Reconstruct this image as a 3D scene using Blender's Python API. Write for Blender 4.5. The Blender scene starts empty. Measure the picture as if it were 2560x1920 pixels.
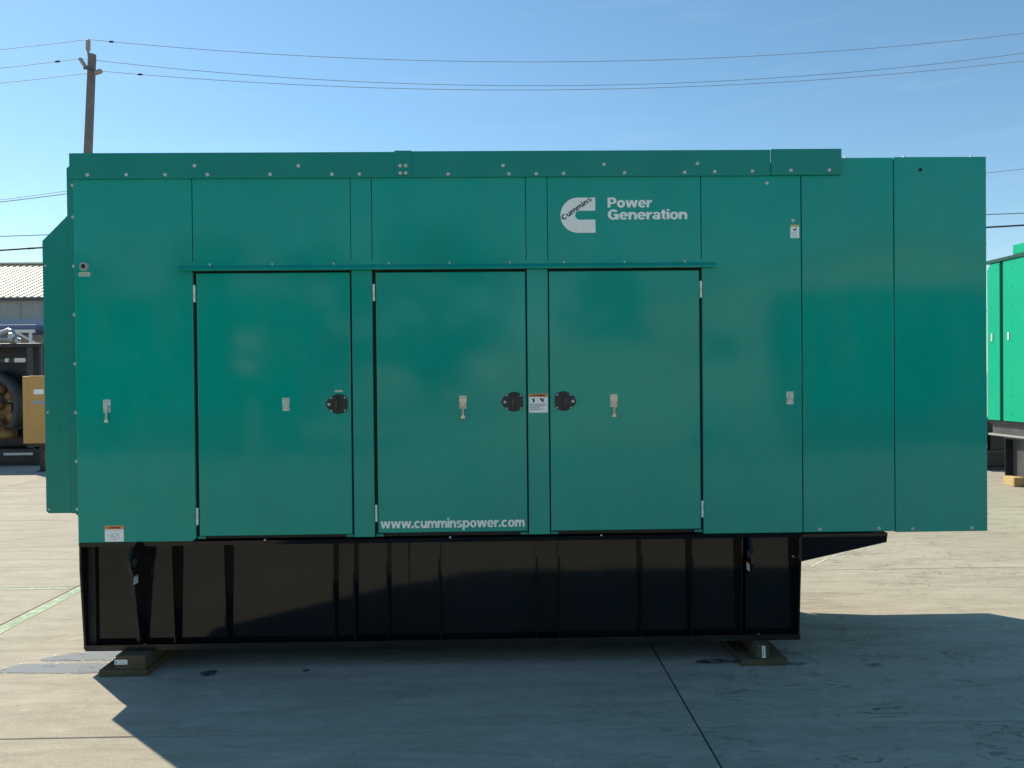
import bpy, bmesh, math, random
from mathutils import Vector, Matrix, Euler
R = math.radians
random.seed(7)
scene = bpy.context.scene
col = scene.collection

# ------------------------------------------------------------------ camera
CAM_LOC = Vector((0.0, -4.49, 1.70))
yaw, pitch, roll = R(-1.0885), R(-0.531), R(-0.5621)
fwd = Vector((-math.sin(yaw) * math.cos(pitch), math.cos(yaw) * math.cos(pitch), math.sin(pitch)))
rt = Vector((math.cos(yaw), math.sin(yaw), 0))
up = rt.cross(fwd)
rt2 = rt * math.cos(roll) + up * math.sin(roll)
up2 = -rt * math.sin(roll) + up * math.cos(roll)
cam_data = bpy.data.cameras.new("camera")
cam = bpy.data.objects.new("camera", cam_data)
col.objects.link(cam)
cam.matrix_world = Matrix(((rt2.x, up2.x, -fwd.x, CAM_LOC.x), (rt2.y, up2.y, -fwd.y, CAM_LOC.y),
                           (rt2.z, up2.z, -fwd.z, CAM_LOC.z), (0, 0, 0, 1)))
cam_data.sensor_width = 36.0
cam_data.lens = 36.0 * 1923 / 2560
cam_data.clip_start = 0.05
cam_data.clip_end = 6000
scene.camera = cam

# ------------------------------------------------------------------ light
SUN_VEC = Vector((-0.72, 0.68, 1.0)).normalized()      # towards the sun
sun_el = math.asin(SUN_VEC.z)
sun_az = math.atan2(SUN_VEC.x, SUN_VEC.y)               # clockwise from +Y
world = bpy.data.worlds.new("World")
scene.world = world
world.use_nodes = True
wn, wl = world.node_tree.nodes, world.node_tree.links
wn.clear()
w_out = wn.new("ShaderNodeOutputWorld")
w_bg = wn.new("ShaderNodeBackground")
w_sky = wn.new("ShaderNodeTexSky")
w_sky.sky_type = 'NISHITA'
w_sky.sun_disc = False
w_sky.sun_elevation = sun_el
w_sky.sun_rotation = sun_az
w_sky.air_density = 1.0
w_sky.dust_density = 0.15
w_sky.ozone_density = 2.0
w_bg.inputs['Strength'].default_value = 0.113
# thin high cloud wisps, the same all round the sky
w_tc = wn.new("ShaderNodeTexCoord")
w_map = wn.new("ShaderNodeMapping"); w_map.inputs['Scale'].default_value = (1.6, 1.6, 14.0)
w_noise = wn.new("ShaderNodeTexNoise"); w_noise.inputs['Scale'].default_value = 2.2
w_noise.inputs['Detail'].default_value = 6; w_noise.inputs['Roughness'].default_value = 0.6
w_ramp = wn.new("ShaderNodeValToRGB")
w_ramp.color_ramp.elements[0].position = 0.55; w_ramp.color_ramp.elements[0].color = (0, 0, 0, 1)
w_ramp.color_ramp.elements[1].position = 0.80; w_ramp.color_ramp.elements[1].color = (0.045, 0.045, 0.045, 1)
w_mix = wn.new("ShaderNodeMix"); w_mix.data_type = 'RGBA'
w_mix.inputs['B'].default_value = (9.0, 9.6, 10.2, 1)
wl.new(w_tc.outputs['Generated'], w_map.inputs['Vector'])
wl.new(w_map.outputs[0], w_noise.inputs['Vector'])
wl.new(w_noise.outputs['Fac'], w_ramp.inputs['Fac'])
wl.new(w_ramp.outputs['Color'], w_mix.inputs['Factor'])
w_hsv = wn.new('ShaderNodeHueSaturation'); w_hsv.inputs['Saturation'].default_value = 1.10; w_hsv.inputs['Hue'].default_value = 0.487
wl.new(w_sky.outputs['Color'], w_hsv.inputs['Color'])
wl.new(w_hsv.outputs[0], w_mix.inputs['A'])
wl.new(w_mix.outputs['Result'], w_bg.inputs['Color'])
wl.new(w_bg.outputs[0], w_out.inputs['Surface'])

sun_data = bpy.data.lights.new("sun", 'SUN')
sun_data.energy = 4.6
sun_data.angle = R(0.53)
sun_data.color = (1.0, 0.905, 0.70)
sun = bpy.data.objects.new("sun", sun_data)
col.objects.link(sun)
sun.location = (-8, 8, 14)
sun.rotation_euler = (-SUN_VEC).to_track_quat('-Z', 'Y').to_euler()

scene.view_settings.view_transform = 'Standard'
scene.view_settings.look = 'None'
scene.view_settings.gamma = 1.0
scene.view_settings.exposure = 0.42
scene.view_settings.use_curve_mapping = False
scene.render.engine = 'CYCLES'
scene.cycles.max_bounces = 8
scene.cycles.use_denoising = True


# ------------------------------------------------------------------ materials
def new_mat(name):
    m = bpy.data.materials.new(name)
    m.use_nodes = True
    return m, m.node_tree.nodes, m.node_tree.links, m.node_tree.nodes['Principled BSDF']


def noise(n, l, scale, detail=4, rough=0.55, vec=None, dist=0.0):
    t = n.new("ShaderNodeTexNoise")
    t.inputs['Scale'].default_value = scale
    t.inputs['Detail'].default_value = detail
    t.inputs['Roughness'].default_value = rough
    t.inputs['Distortion'].default_value = dist
    if vec:
        l.new(vec, t.inputs['Vector'])
    return t.outputs['Fac']


def ramp(n, l, fac, stops):
    r = n.new("ShaderNodeValToRGB")
    e = r.color_ramp.elements
    while len(e) < len(stops):
        e.new(0.5)
    for i, (p, c) in enumerate(stops):
        e[i].position = p
        e[i].color = c if len(c) == 4 else (*c, 1)
    l.new(fac, r.inputs['Fac'])
    return r.outputs['Color']


def mixc(n, l, fac, a, b, mode='MIX'):
    m = n.new("ShaderNodeMix"); m.data_type = 'RGBA'; m.blend_type = mode
    for sock, v in (('Factor', fac), ('A', a), ('B', b)):
        if hasattr(v, 'links'):
            l.new(v, m.inputs[sock])
        elif isinstance(v, (int, float)):
            m.inputs[sock].default_value = v
        else:
            m.inputs[sock].default_value = (*v, 1) if len(v) == 3 else v
    return m.outputs['Result']


def pos(n, l, scale=(1, 1, 1), rot=(0, 0, 0), loc=(0, 0, 0)):
    g = n.new("ShaderNodeNewGeometry")
    m = n.new("ShaderNodeMapping")
    m.inputs['Scale'].default_value = scale
    m.inputs['Rotation'].default_value = rot
    m.inputs['Location'].default_value = loc
    l.new(g.outputs['Position'], m.inputs['Vector'])
    return m.outputs[0]


def bump(n, l, b, height, strength, dist, prev=None):
    bp = n.new("ShaderNodeBump")
    bp.inputs['Strength'].default_value = strength
    bp.inputs['Distance'].default_value = dist
    l.new(height, bp.inputs['Height'])
    if prev:
        l.new(prev, bp.inputs['Normal'])
    if b:
        l.new(bp.outputs[0], b.inputs['Normal'])
    return bp.outputs[0]


def simple(name, colr, rough=0.5, metal=0.0, var=0.12, scale=14, bmp=0.0, spec=0.5):
    m, n, l, b = new_mat(name)
    v = pos(n, l)
    f = noise(n, l, scale, 5, 0.6, v)
    lo = tuple(c * (1 - var) for c in colr); hi = tuple(min(1, c * (1 + var)) for c in colr)
    l.new(ramp(n, l, f, [(0.3, lo), (0.7, hi)]), b.inputs['Base Color'])
    b.inputs['Roughness'].default_value = rough
    b.inputs['Metallic'].default_value = metal
    b.inputs['Specular IOR Level'].default_value = spec
    if bmp:
        bump(n, l, b, noise(n, l, scale * 6, 3, 0.6, v), bmp, 0.004)
    return m


def paint(name, colr, rough, wave, dust=0.1, wscale=0.9, spec=0.5, dustcol=(0.30, 0.29, 0.26)):
    """sheet-metal paint: slightly wavy sheet, orange peel, thin dust and faint scuffs"""
    m, n, l, b = new_mat(name)
    v = pos(n, l)
    f = noise(n, l, 1.7, 5, 0.6, v)
    c = ramp(n, l, f, [(0.3, tuple(x * 0.94 for x in colr)), (0.7, tuple(x * 1.06 for x in colr))])
    d = noise(n, l, 3.1, 7, 0.68, pos(n, l, (1, 1, 0.35), loc=(3, 1, 7)))
    dm = ramp(n, l, d, [(0.46, (0, 0, 0)), (0.78, (dust, dust, dust))])
    c2 = mixc(n, l, dm, c, dustcol)
    sp = noise(n, l, 75, 2, 0.5, v)
    sm = ramp(n, l, sp, [(0.74, (0, 0, 0)), (0.80, (dust * 1.2,) * 3)])
    c3 = mixc(n, l, sm, c2, dustcol)
    l.new(c3, b.inputs['Base Color'])
    rr = n.new("ShaderNodeMapRange")
    rr.inputs['To Min'].default_value = rough * 0.8
    rr.inputs['To Max'].default_value = rough * 1.45
    l.new(d, rr.inputs['Value'])
    l.new(rr.outputs[0], b.inputs['Roughness'])
    b.inputs['Specular IOR Level'].default_value = spec
    # every sheet has its own gentle oil-canning
    oi = n.new("ShaderNodeObjectInfo")
    sc = n.new("ShaderNodeVectorMath"); sc.operation = 'SCALE'
    sc.inputs[0].default_value = (31.0, 17.0, 23.0)
    l.new(oi.outputs['Random'], sc.inputs['Scale'])
    ad = n.new("ShaderNodeVectorMath"); ad.operation = 'ADD'
    l.new(pos(n, l, (1.0, 1.0, 0.7)), ad.inputs[0]); l.new(sc.outputs[0], ad.inputs[1])
    w = noise(n, l, wscale, 2, 0.45, ad.outputs[0], 0.5)
    n1 = bump(n, l, None, w, wave, 0.05)
    bump(n, l, b, noise(n, l, 150, 2, 0.5, v), 0.008, 0.001, n1)
    return m


M = {}
M['green'] = paint('green_paint', (0.001, 0.335, 0.262), 0.080, 0.15, 0.07, spec=0.36)
M['trimgreen'] = paint('green_trim_paint', (0.002, 0.248, 0.192), 0.20, 0.05, 0.06, spec=0.40)
M['black'] = paint('black_paint', (0.005, 0.0058, 0.0078), 0.07, 0.03, 0.05, 2.0, 0.39, (0.16, 0.14, 0.12))
M['dark'] = simple('dark_interior', (0.006, 0.007, 0.007), 0.7)
M['rubber'] = simple('black_rubber', (0.012, 0.012, 0.013), 0.6)
M['plastic'] = simple('black_plastic', (0.018, 0.020, 0.024), 0.38, bmp=0.1, scale=30)
M['zinc'] = simple('zinc_plated_steel', (0.64, 0.66, 0.62), 0.42, 0.25, 0.10, 60)
M['hinge'] = simple('pale_hinge_steel', (0.84, 0.85, 0.76), 0.5, 0.1, 0.08, 40)
M['brass'] = simple('yellow_zinc_steel', (0.80, 0.66, 0.48), 0.40, 0.35, 0.15, 60)
M['decal'] = simple('white_decal_vinyl', (0.92, 0.92, 0.88), 0.35, 0, 0.05, 20)
M['labelwhite'] = simple('white_label', (0.95, 0.95, 0.93), 0.4, 0, 0.04, 30)
M['labelgrey'] = simple('grey_label', (0.36, 0.37, 0.37), 0.4, 0, 0.06, 30)
M['cream'] = simple('cream_label', (0.56, 0.58, 0.42), 0.4, 0, 0.06, 50)
M['orange'] = simple('orange_label_band', (0.80, 0.24, 0.05), 0.45, 0, 0.08, 50)
M['yellow'] = simple('yellow_label_band', (0.62, 0.45, 0.06), 0.45, 0, 0.06, 50)
M['ink'] = simple('black_label_print', (0.02, 0.02, 0.025), 0.5)
M['greyink'] = simple('grey_label_print', (0.22, 0.23, 0.25), 0.5)
M['logoink'] = simple('dark_teal_print', (0.008, 0.045, 0.055), 0.4)
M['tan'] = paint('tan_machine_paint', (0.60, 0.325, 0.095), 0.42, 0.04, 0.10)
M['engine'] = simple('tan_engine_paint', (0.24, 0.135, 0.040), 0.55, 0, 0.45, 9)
M['machblack'] = paint('black_machine_paint', (0.011, 0.013, 0.018), 0.35, 0.03, 0.06)
M['shroud'] = simple('grey_shroud_steel', (0.045, 0.048, 0.055), 0.5, 0, 0.2)
M['silver'] = simple('bare_exhaust_steel', (0.42, 0.42, 0.43), 0.35, 0.8, 0.2, 20)
M['whitepaint'] = simple('white_painted_steel', (0.70, 0.69, 0.65), 0.5, 0, 0.06)
M['greentank'] = paint('right_unit_green_paint', (0.001, 0.41, 0.235), 0.35, 0.03, 0.03, spec=0.25)
M['darkgreen'] = paint('right_unit_trim_paint', (0.004, 0.075, 0.06), 0.4, 0.03, 0.10)
M['dustytank'] = simple('dusty_black_tank_paint', (0.085, 0.085, 0.09), 0.45, 0, 0.22, 7)
M['concretepole'] = None


def wood(name, c1, c2, rot=(0, 0, 0)):
    m, n, l, b = new_mat(name)
    v = pos(n, l, (26, 1.6, 26), rot)
    f = noise(n, l, 1.5, 6, 0.65, v, 1.2)
    f2 = noise(n, l, 3.0, 4, 0.6, pos(n, l))
    c = ramp(n, l, f, [(0.25, c1), (0.5, tuple((a + q) / 2 for a, q in zip(c1, c2))), (0.72, c2)])
    c = mixc(n, l, 0.35, c, ramp(n, l, f2, [(0.35, tuple(x * 0.6 for x in c1)), (0.65, c2)]))
    l.new(c, b.inputs['Base Color'])
    b.inputs['Roughness'].default_value = 0.85
    bump(n, l, b, f, 0.35, 0.004)
    return m


M['oldwood'] = wood('weathered_timber', (0.060, 0.043, 0.022), (0.155, 0.118, 0.064))
M['newwood'] = wood('pale_timber', (0.44, 0.31, 0.13), (0.60, 0.46, 0.23))
M['polewood'] = wood('grey_pole_timber', (0.12, 0.108, 0.10), (0.24, 0.215, 0.20), (R(90), 0, 0))


def concrete(name, per_object=True):
    m, n, l, b = new_mat(name)
    v = pos(n, l)
    big = noise(n, l, 0.55, 6, 0.62, v, 0.6)
    c = ramp(n, l, big, [(0.30, (0.300, 0.273, 0.230)), (0.5, (0.365, 0.332, 0.284)), (0.72, (0.415, 0.380, 0.327))])
    # trowel and broom streaks running along the yard
    st = noise(n, l, 2.6, 7, 0.66, pos(n, l, (0.42, 2.1, 1.0), (0, 0, R(7))), 0.9)
    c = mixc(n, l, 0.75, c, ramp(n, l, st, [(0.32, (0.160, 0.147, 0.121)), (0.48, (0.365, 0.332, 0.284)), (0.74, (0.58, 0.545, 0.468))]))
    # fine grain
    md = noise(n, l, 11, 8, 0.72, pos(n, l, (0.6, 1.5, 1), (0, 0, R(-12))), 0.8)
    c = mixc(n, l, 0.34, c, ramp(n, l, md, [(0.30, (0.17, 0.155, 0.13)), (0.50, (0.365, 0.332, 0.284)), (0.70, (0.58, 0.54, 0.46))]))
    gr = noise(n, l, 70, 6, 0.75, v)
    c = mixc(n, l, 0.36, c, ramp(n, l, gr, [(0.3, (0.20, 0.175, 0.135)), (0.7, (0.52, 0.46, 0.37))]))
    # short curved scuffs and tyre scratches: thin iso-lines of a distorted noise, kept in patches
    sc = noise(n, l, 3.4, 3, 0.5, pos(n, l, (0.8, 1.7, 1), (0, 0, R(-24))), 2.2)
    line = ramp(n, l, sc, [(0.465, (0, 0, 0)), (0.497, (1, 1, 1)), (0.503, (1, 1, 1)), (0.535, (0, 0, 0))])
    keep = ramp(n, l, noise(n, l, 4.2, 3, 0.6, pos(n, l, loc=(5, 2, 0))), [(0.48, (0, 0, 0)), (0.60, (0.6, 0.6, 0.6))])
    patch = ramp(n, l, noise(n, l, 0.42, 2, 0.5, pos(n, l, loc=(1.7, 0.4, 0))), [(0.38, (0, 0, 0)), (0.52, (1, 1, 1))])
    # the drive lane on the right-hand slabs carries most of the scuffs
    gx = n.new("ShaderNodeSeparateXYZ"); l.new(v, gx.inputs[0])
    lane = n.new("ShaderNodeMapRange"); lane.interpolation_type = 'SMOOTHSTEP'
    lane.inputs['From Min'].default_value = -0.6; lane.inputs['From Max'].default_value = 1.8
    lane.inputs['To Min'].default_value = 0.22; lane.inputs['To Max'].default_value = 1.25
    l.new(gx.outputs['X'], lane.inputs['Value'])
    patch = mixc(n, l, 1.0, patch, lane.outputs[0], 'MULTIPLY')
    km = mixc(n, l, 1.0, keep, patch, 'MULTIPLY')
    lm = mixc(n, l, 1.0, line, km, 'MULTIPLY')
    c = mixc(n, l, lm, c, (0.12, 0.105, 0.085))
    # small dark specks, grit and pale chips
    vo = n.new("ShaderNodeTexVoronoi"); vo.inputs['Scale'].default_value = 7.0
    l.new(v, vo.inputs['Vector'])
    spot = ramp(n, l, vo.outputs['Distance'], [(0.035, (0.75, 0.75, 0.75)), (0.07, (0, 0, 0))])
    pk = ramp(n, l, noise(n, l, 3.3, 2, 0.5, v), [(0.55, (0, 0, 0)), (0.62, (1, 1, 1))])
    spm = mixc(n, l, 1.0, spot, pk, 'MULTIPLY')
    c = mixc(n, l, spm, c, (0.10, 0.09, 0.08))
    vo2 = n.new("ShaderNodeTexVoronoi"); vo2.inputs['Scale'].default_value = 9.0
    l.new(pos(n, l, loc=(2.2, 7.1, 0)), vo2.inputs['Vector'])
    chip = ramp(n, l, vo2.outputs['Distance'], [(0.03, (0.6, 0.6, 0.6)), (0.05, (0, 0, 0))])
    pk2 = ramp(n, l, noise(n, l, 2.1, 2, 0.5, pos(n, l, loc=(9, 3, 0))), [(0.58, (0, 0, 0)), (0.64, (1, 1, 1))])
    c = mixc(n, l, mixc(n, l, 1.0, chip, pk2, 'MULTIPLY'), c, (0.62, 0.58, 0.50))
    # broad stains
    sn = noise(n, l, 0.22, 4, 0.55, pos(n, l, (1, 1.6, 1), loc=(11, 4, 0)), 0.5)
    c = mixc(n, l, ramp(n, l, sn, [(0.50, (0, 0, 0)), (0.72, (0.35, 0.35, 0.35))]), c, (0.235, 0.205, 0.165))
    if per_object:
        oi = n.new("ShaderNodeObjectInfo")
        tint = ramp(n, l, oi.outputs['Random'], [(0, (0.93, 0.93, 0.94)), (1, (1.05, 1.04, 1.02))])
        c = mixc(n, l, 1.0, c, tint, 'MULTIPLY')
    l.new(c, b.inputs['Base Color'])
    b.inputs['Roughness'].default_value = 0.82
    b.inputs['Specular IOR Level'].default_value = 0.35
    n1 = bump(n, l, None, st, 0.55, 0.014)
    n2 = bump(n, l, None, lm, -0.4, 0.004, n1)
    n3 = bump(n, l, None, md, 0.35, 0.006, n2)
    bump(n, l, b, gr, 0.40, 0.003, n3)
    return m


M['concrete'] = concrete('broomed_concrete')
M['farground'] = concrete('far_concrete', False)
M['joint'] = simple('dark_joint_filler', (0.014, 0.014, 0.014), 0.9, 0, 0.3, 20)


m, n, l, b = new_mat('scuffed_black_paint')
v = pos(n, l, (1, 1, 3))
f = noise(n, l, 9, 7, 0.75, pos(n, l, (0.5, 1, 6)), 0.4)
f2 = ramp(n, l, noise(n, l, 1.1, 2, 0.5, pos(n, l)), [(0.42, (0, 0, 0)), (0.60, (1, 1, 1))])
fm = mixc(n, l, 1.0, ramp(n, l, f, [(0.58, (0, 0, 0)), (0.70, (0.5, 0.5, 0.5))]), f2, 'MULTIPLY')
l.new(mixc(n, l, fm, (0.007, 0.0075, 0.009), (0.20, 0.19, 0.18)), b.inputs['Base Color'])
b.inputs['Roughness'].default_value = 0.3
M['scuffed'] = m


def worn(name, colr, rough, lo, hi, scale, spec=0.5):
    """thin paint, stain or painted glints, broken through in places (edges dissolve by alpha)"""
    m, n, l, b = new_mat(name)
    v = pos(n, l)
    f = noise(n, l, scale, 7, 0.7, v, 0.5)
    l.new(ramp(n, l, f, [(lo, (0, 0, 0)), (hi, (1, 1, 1))]), b.inputs['Alpha'])
    b.inputs['Base Color'].default_value = (*colr, 1)
    b.inputs['Roughness'].default_value = rough
    b.inputs['Specular IOR Level'].default_value = spec
    return m


M['stripe'] = worn('worn_pale_green_paint', (0.45, 0.58, 0.41), 0.8, 0.28, 0.64, 14)
M['oil'] = worn('oil_stain', (0.03, 0.032, 0.034), 0.5, 0.34, 0.60, 22)
M['glint_rim'] = worn('pale_painted_glints', (0.52, 0.51, 0.48), 0.6, 0.50, 0.62, 40)  # pale flecks painted as the sun glints along the puddle edges
M['scrape'] = worn('white_scrape', (0.62, 0.60, 0.54), 0.9, 0.42, 0.52, 14)
m, n, l, b = new_mat('water_film')
b.inputs['Base Color'].default_value = (0.27, 0.265, 0.255, 1)
b.inputs['Roughness'].default_value = 0.22
b.inputs['IOR'].default_value = 1.33
v = pos(n, l)
fz = noise(n, l, 16, 6, 0.7, pos(n, l, (0.5, 1.4, 1)))
l.new(ramp(n, l, fz, [(0.30, (0, 0, 0)), (0.44, (1, 1, 1))]), b.inputs['Alpha'])
bump(n, l, b, noise(n, l, 30, 4, 0.6, v), 0.06, 0.004)
M['water'] = m

M['roofmetal'] = simple('cream_roof_sheet', (0.72, 0.63, 0.47), 0.45, 0, 0.05, 3)
M['siding'] = simple('grey_siding', (0.47, 0.46, 0.38), 0.6, 0, 0.06, 4)
M['wainscot'] = simple('pale_blue_grey_wall', (0.40, 0.44, 0.50), 0.6, 0, 0.05, 4)
M['bluefascia'] = simple('blue_fascia', (0.10, 0.14, 0.27), 0.5, 0, 0.08, 4)
M['gutter'] = simple('dark_gutter', (0.09, 0.10, 0.105), 0.5, 0, 0.1, 4)
M['wire'] = simple('aluminium_conductor', (0.22, 0.27, 0.33), 0.6, 0, 0.05, 4)
M['cable'] = simple('black_cable', (0.02, 0.022, 0.028), 0.6, 0, 0.05, 4)
M['porcelain'] = simple('grey_brown_insulator', (0.34, 0.30, 0.27), 0.4, 0, 0.1, 20)


# ------------------------------------------------------------------ mesh tools
WORLD = {}      # object -> world origin, so parts can be written in world metres


class MB:
    def __init__(self):
        self.v, self.f, self.m, self.s = [], [], [], []

    def add(self, verts, faces, mat=0, smooth=False):
        o = len(self.v)
        self.v += [tuple(p) for p in verts]
        for f in faces:
            self.f.append([i + o for i in f]); self.m.append(mat); self.s.append(smooth)
        return self

    def box(self, x0, x1, y0, y1, z0, z1, mat=0, bev=0.0, seg=2):
        bm = bmesh.new()
        bmesh.ops.create_cube(bm, size=1)
        for p in bm.verts:
            p.co = Vector((x0 + (p.co.x + 0.5) * (x1 - x0), y0 + (p.co.y + 0.5) * (y1 - y0), z0 + (p.co.z + 0.5) * (z1 - z0)))
        if bev > 0:
            bmesh.ops.bevel(bm, geom=list(bm.edges), offset=bev, segments=seg, affect='EDGES', profile=0.5)
        self.bm(bm, mat)
        return self

    def bm(self, bm, mat=0, smooth=False):
        bmesh.ops.recalc_face_normals(bm, faces=bm.faces)
        bm.verts.index_update()
        self.add([p.co[:] for p in bm.verts], [[q.index for q in f.verts] for f in bm.faces], mat, smooth)
        bm.free()

    def prism(self, poly, axis, a, b, mat=0, bev=0.0):
        """poly: 2-D outline; axis 'y': (x,z) swept from y=a to b; 'x': (y,z); 'z': (x,y)"""
        def P(p, t):
            return {'y': (p[0], t, p[1]), 'x': (t, p[0], p[1]), 'z': (p[0], p[1], t)}[axis]
        bm = bmesh.new()
        A = [bm.verts.new(P(p, a)) for p in poly]
        B = [bm.verts.new(P(p, b)) for p in poly]
        k = len(poly)
        bm.faces.new(A); bm.faces.new(B[::-1])
        for i in range(k):
            bm.faces.new((A[i], B[i], B[(i + 1) % k], A[(i + 1) % k]))
        bmesh.ops.recalc_face_normals(bm, faces=bm.faces)
        if bev > 0:
            bmesh.ops.bevel(bm, geom=list(bm.edges), offset=bev, segments=2, affect='EDGES', profile=0.5)
        self.bm(bm, mat)
        return self

    def lathe(self, prof, c, axis='y', n=14, mat=0, smooth=True):
        """prof: (radius, along) pairs; along runs on +axis from c"""
        vs, fs = [], []
        for r, t in prof:
            for i in range(n):
                a = 2 * math.pi * i / n
                ca, sa = r * math.cos(a), r * math.sin(a)
                p = {'y': (ca, t, sa), 'x': (t, ca, sa), 'z': (ca, sa, t)}[axis]
                vs.append((c[0] + p[0], c[1] + p[1], c[2] + p[2]))
        k = len(prof)
        for j in range(k - 1):
            for i in range(n):
                fs.append([j * n + i, j * n + (i + 1) % n, (j + 1) * n + (i + 1) % n, (j + 1) * n + i])
        self.add(vs, fs, mat, smooth)
        self.add([vs[i] for i in range(n)], [list(range(n))], mat)
        self.add([vs[(k - 1) * n + i] for i in range(n)], [list(range(n))[::-1]], mat)
        return self

    def tube(self, pts, r, n=8, mat=0, cap=True):
        pts = [Vector(p) for p in pts]
        vs, fs = [], []
        for i, p in enumerate(pts):
            t = (pts[min(i + 1, len(pts) - 1)] - pts[max(i - 1, 0)]).normalized()
            u = t.orthogonal().normalized() if abs(t.z) > 0.9 else t.cross(Vector((0, 0, 1))).normalized()
            w = t.cross(u)
            rr = r[i] if isinstance(r, (list, tuple)) else r
            for k in range(n):
                a = 2 * math.pi * k / n
                vs.append(p + u * rr * math.cos(a) + w * rr * math.sin(a))
        for i in range(len(pts) - 1):
            for k in range(n):
                fs.append([i * n + k, i * n + (k + 1) % n, (i + 1) * n + (k + 1) % n, (i + 1) * n + k])
        self.add(vs, fs, mat, True)
        if cap:
            e = (len(pts) - 1) * n
            self.add([vs[i] for i in range(n)], [list(range(n))], mat)
            self.add([vs[e + i] for i in range(n)], [list(range(n))], mat)
        return self

    def mesh(self, name, mats):
        me = bpy.data.meshes.new(name)
        me.from_pydata(self.v, [], self.f)
        for x in (mats if isinstance(mats, (list, tuple)) else [mats]):
            me.materials.append(M[x] if isinstance(x, str) else x)
        for p, mi, sm in zip(me.polygons, self.m, self.s):
            p.material_index = mi
            p.use_smooth = sm
        bm = bmesh.new(); bm.from_mesh(me)
        bmesh.ops.recalc_face_normals(bm, faces=bm.faces)
        bm.to_mesh(me); bm.free()
        me.update()
        return me

    def build(self, name, mats, parent=None, label=None, cat=None, group=None, kind=None, origin=None):
        org = Vector(origin) if origin is not None else (WORLD[parent] if parent else Vector((0, 0, 0)))
        self.v = [(p[0] - org.x, p[1] - org.y, p[2] - org.z) for p in self.v]
        o = bpy.data.objects.new(name, self.mesh(name, mats))
        col.objects.link(o)
        if parent:
            o.parent = parent
            o.location = org - WORLD[parent]
        else:
            o.location = org
        WORLD[o] = org
        tag(o, label, cat, group, kind)
        return o


def tag(o, label=None, cat=None, group=None, kind=None):
    for k, v in (('label', label), ('category', cat), ('group', group), ('kind', kind)):
        if v:
            o[k] = v


def empty(name, loc, label, cat, group=None):
    o = bpy.data.objects.new(name, None)
    o.empty_display_size = 0.2
    col.objects.link(o)
    o.location = loc
    WORLD[o] = Vector(loc)
    tag(o, label, cat, group)
    return o


def place(name, me, parent, p, rot=None):
    o = bpy.data.objects.new(name, me)
    col.objects.link(o)
    o.parent = parent
    o.location = Vector(p) - WORLD[parent]
    if rot:
        o.rotation_euler = rot
    WORLD[o] = Vector(p)
    return o


XH = 0.73


def ring(cx, cz, rx, rz, sx, sz, a0, a1, n=None):
    n = n or max(6, int(abs(a1 - a0) / 13))
    A = [R(a0 + (a1 - a0) * i / n) for i in range(n + 1)]
    o = [(cx + rx * math.cos(a), cz + rz * math.sin(a)) for a in A]
    q = [(cx + (rx - 1.14 * sx) * math.cos(a), cz + (rz - 1.10 * sz) * math.sin(a)) for a in A]
    return [[o[i], o[i + 1], q[i + 1], q[i]] for i in range(n)]


def rc(x0, x1, z0, z1):
    return [[(x0, z0), (x1, z0), (x1, z1), (x0, z1)]]


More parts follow.
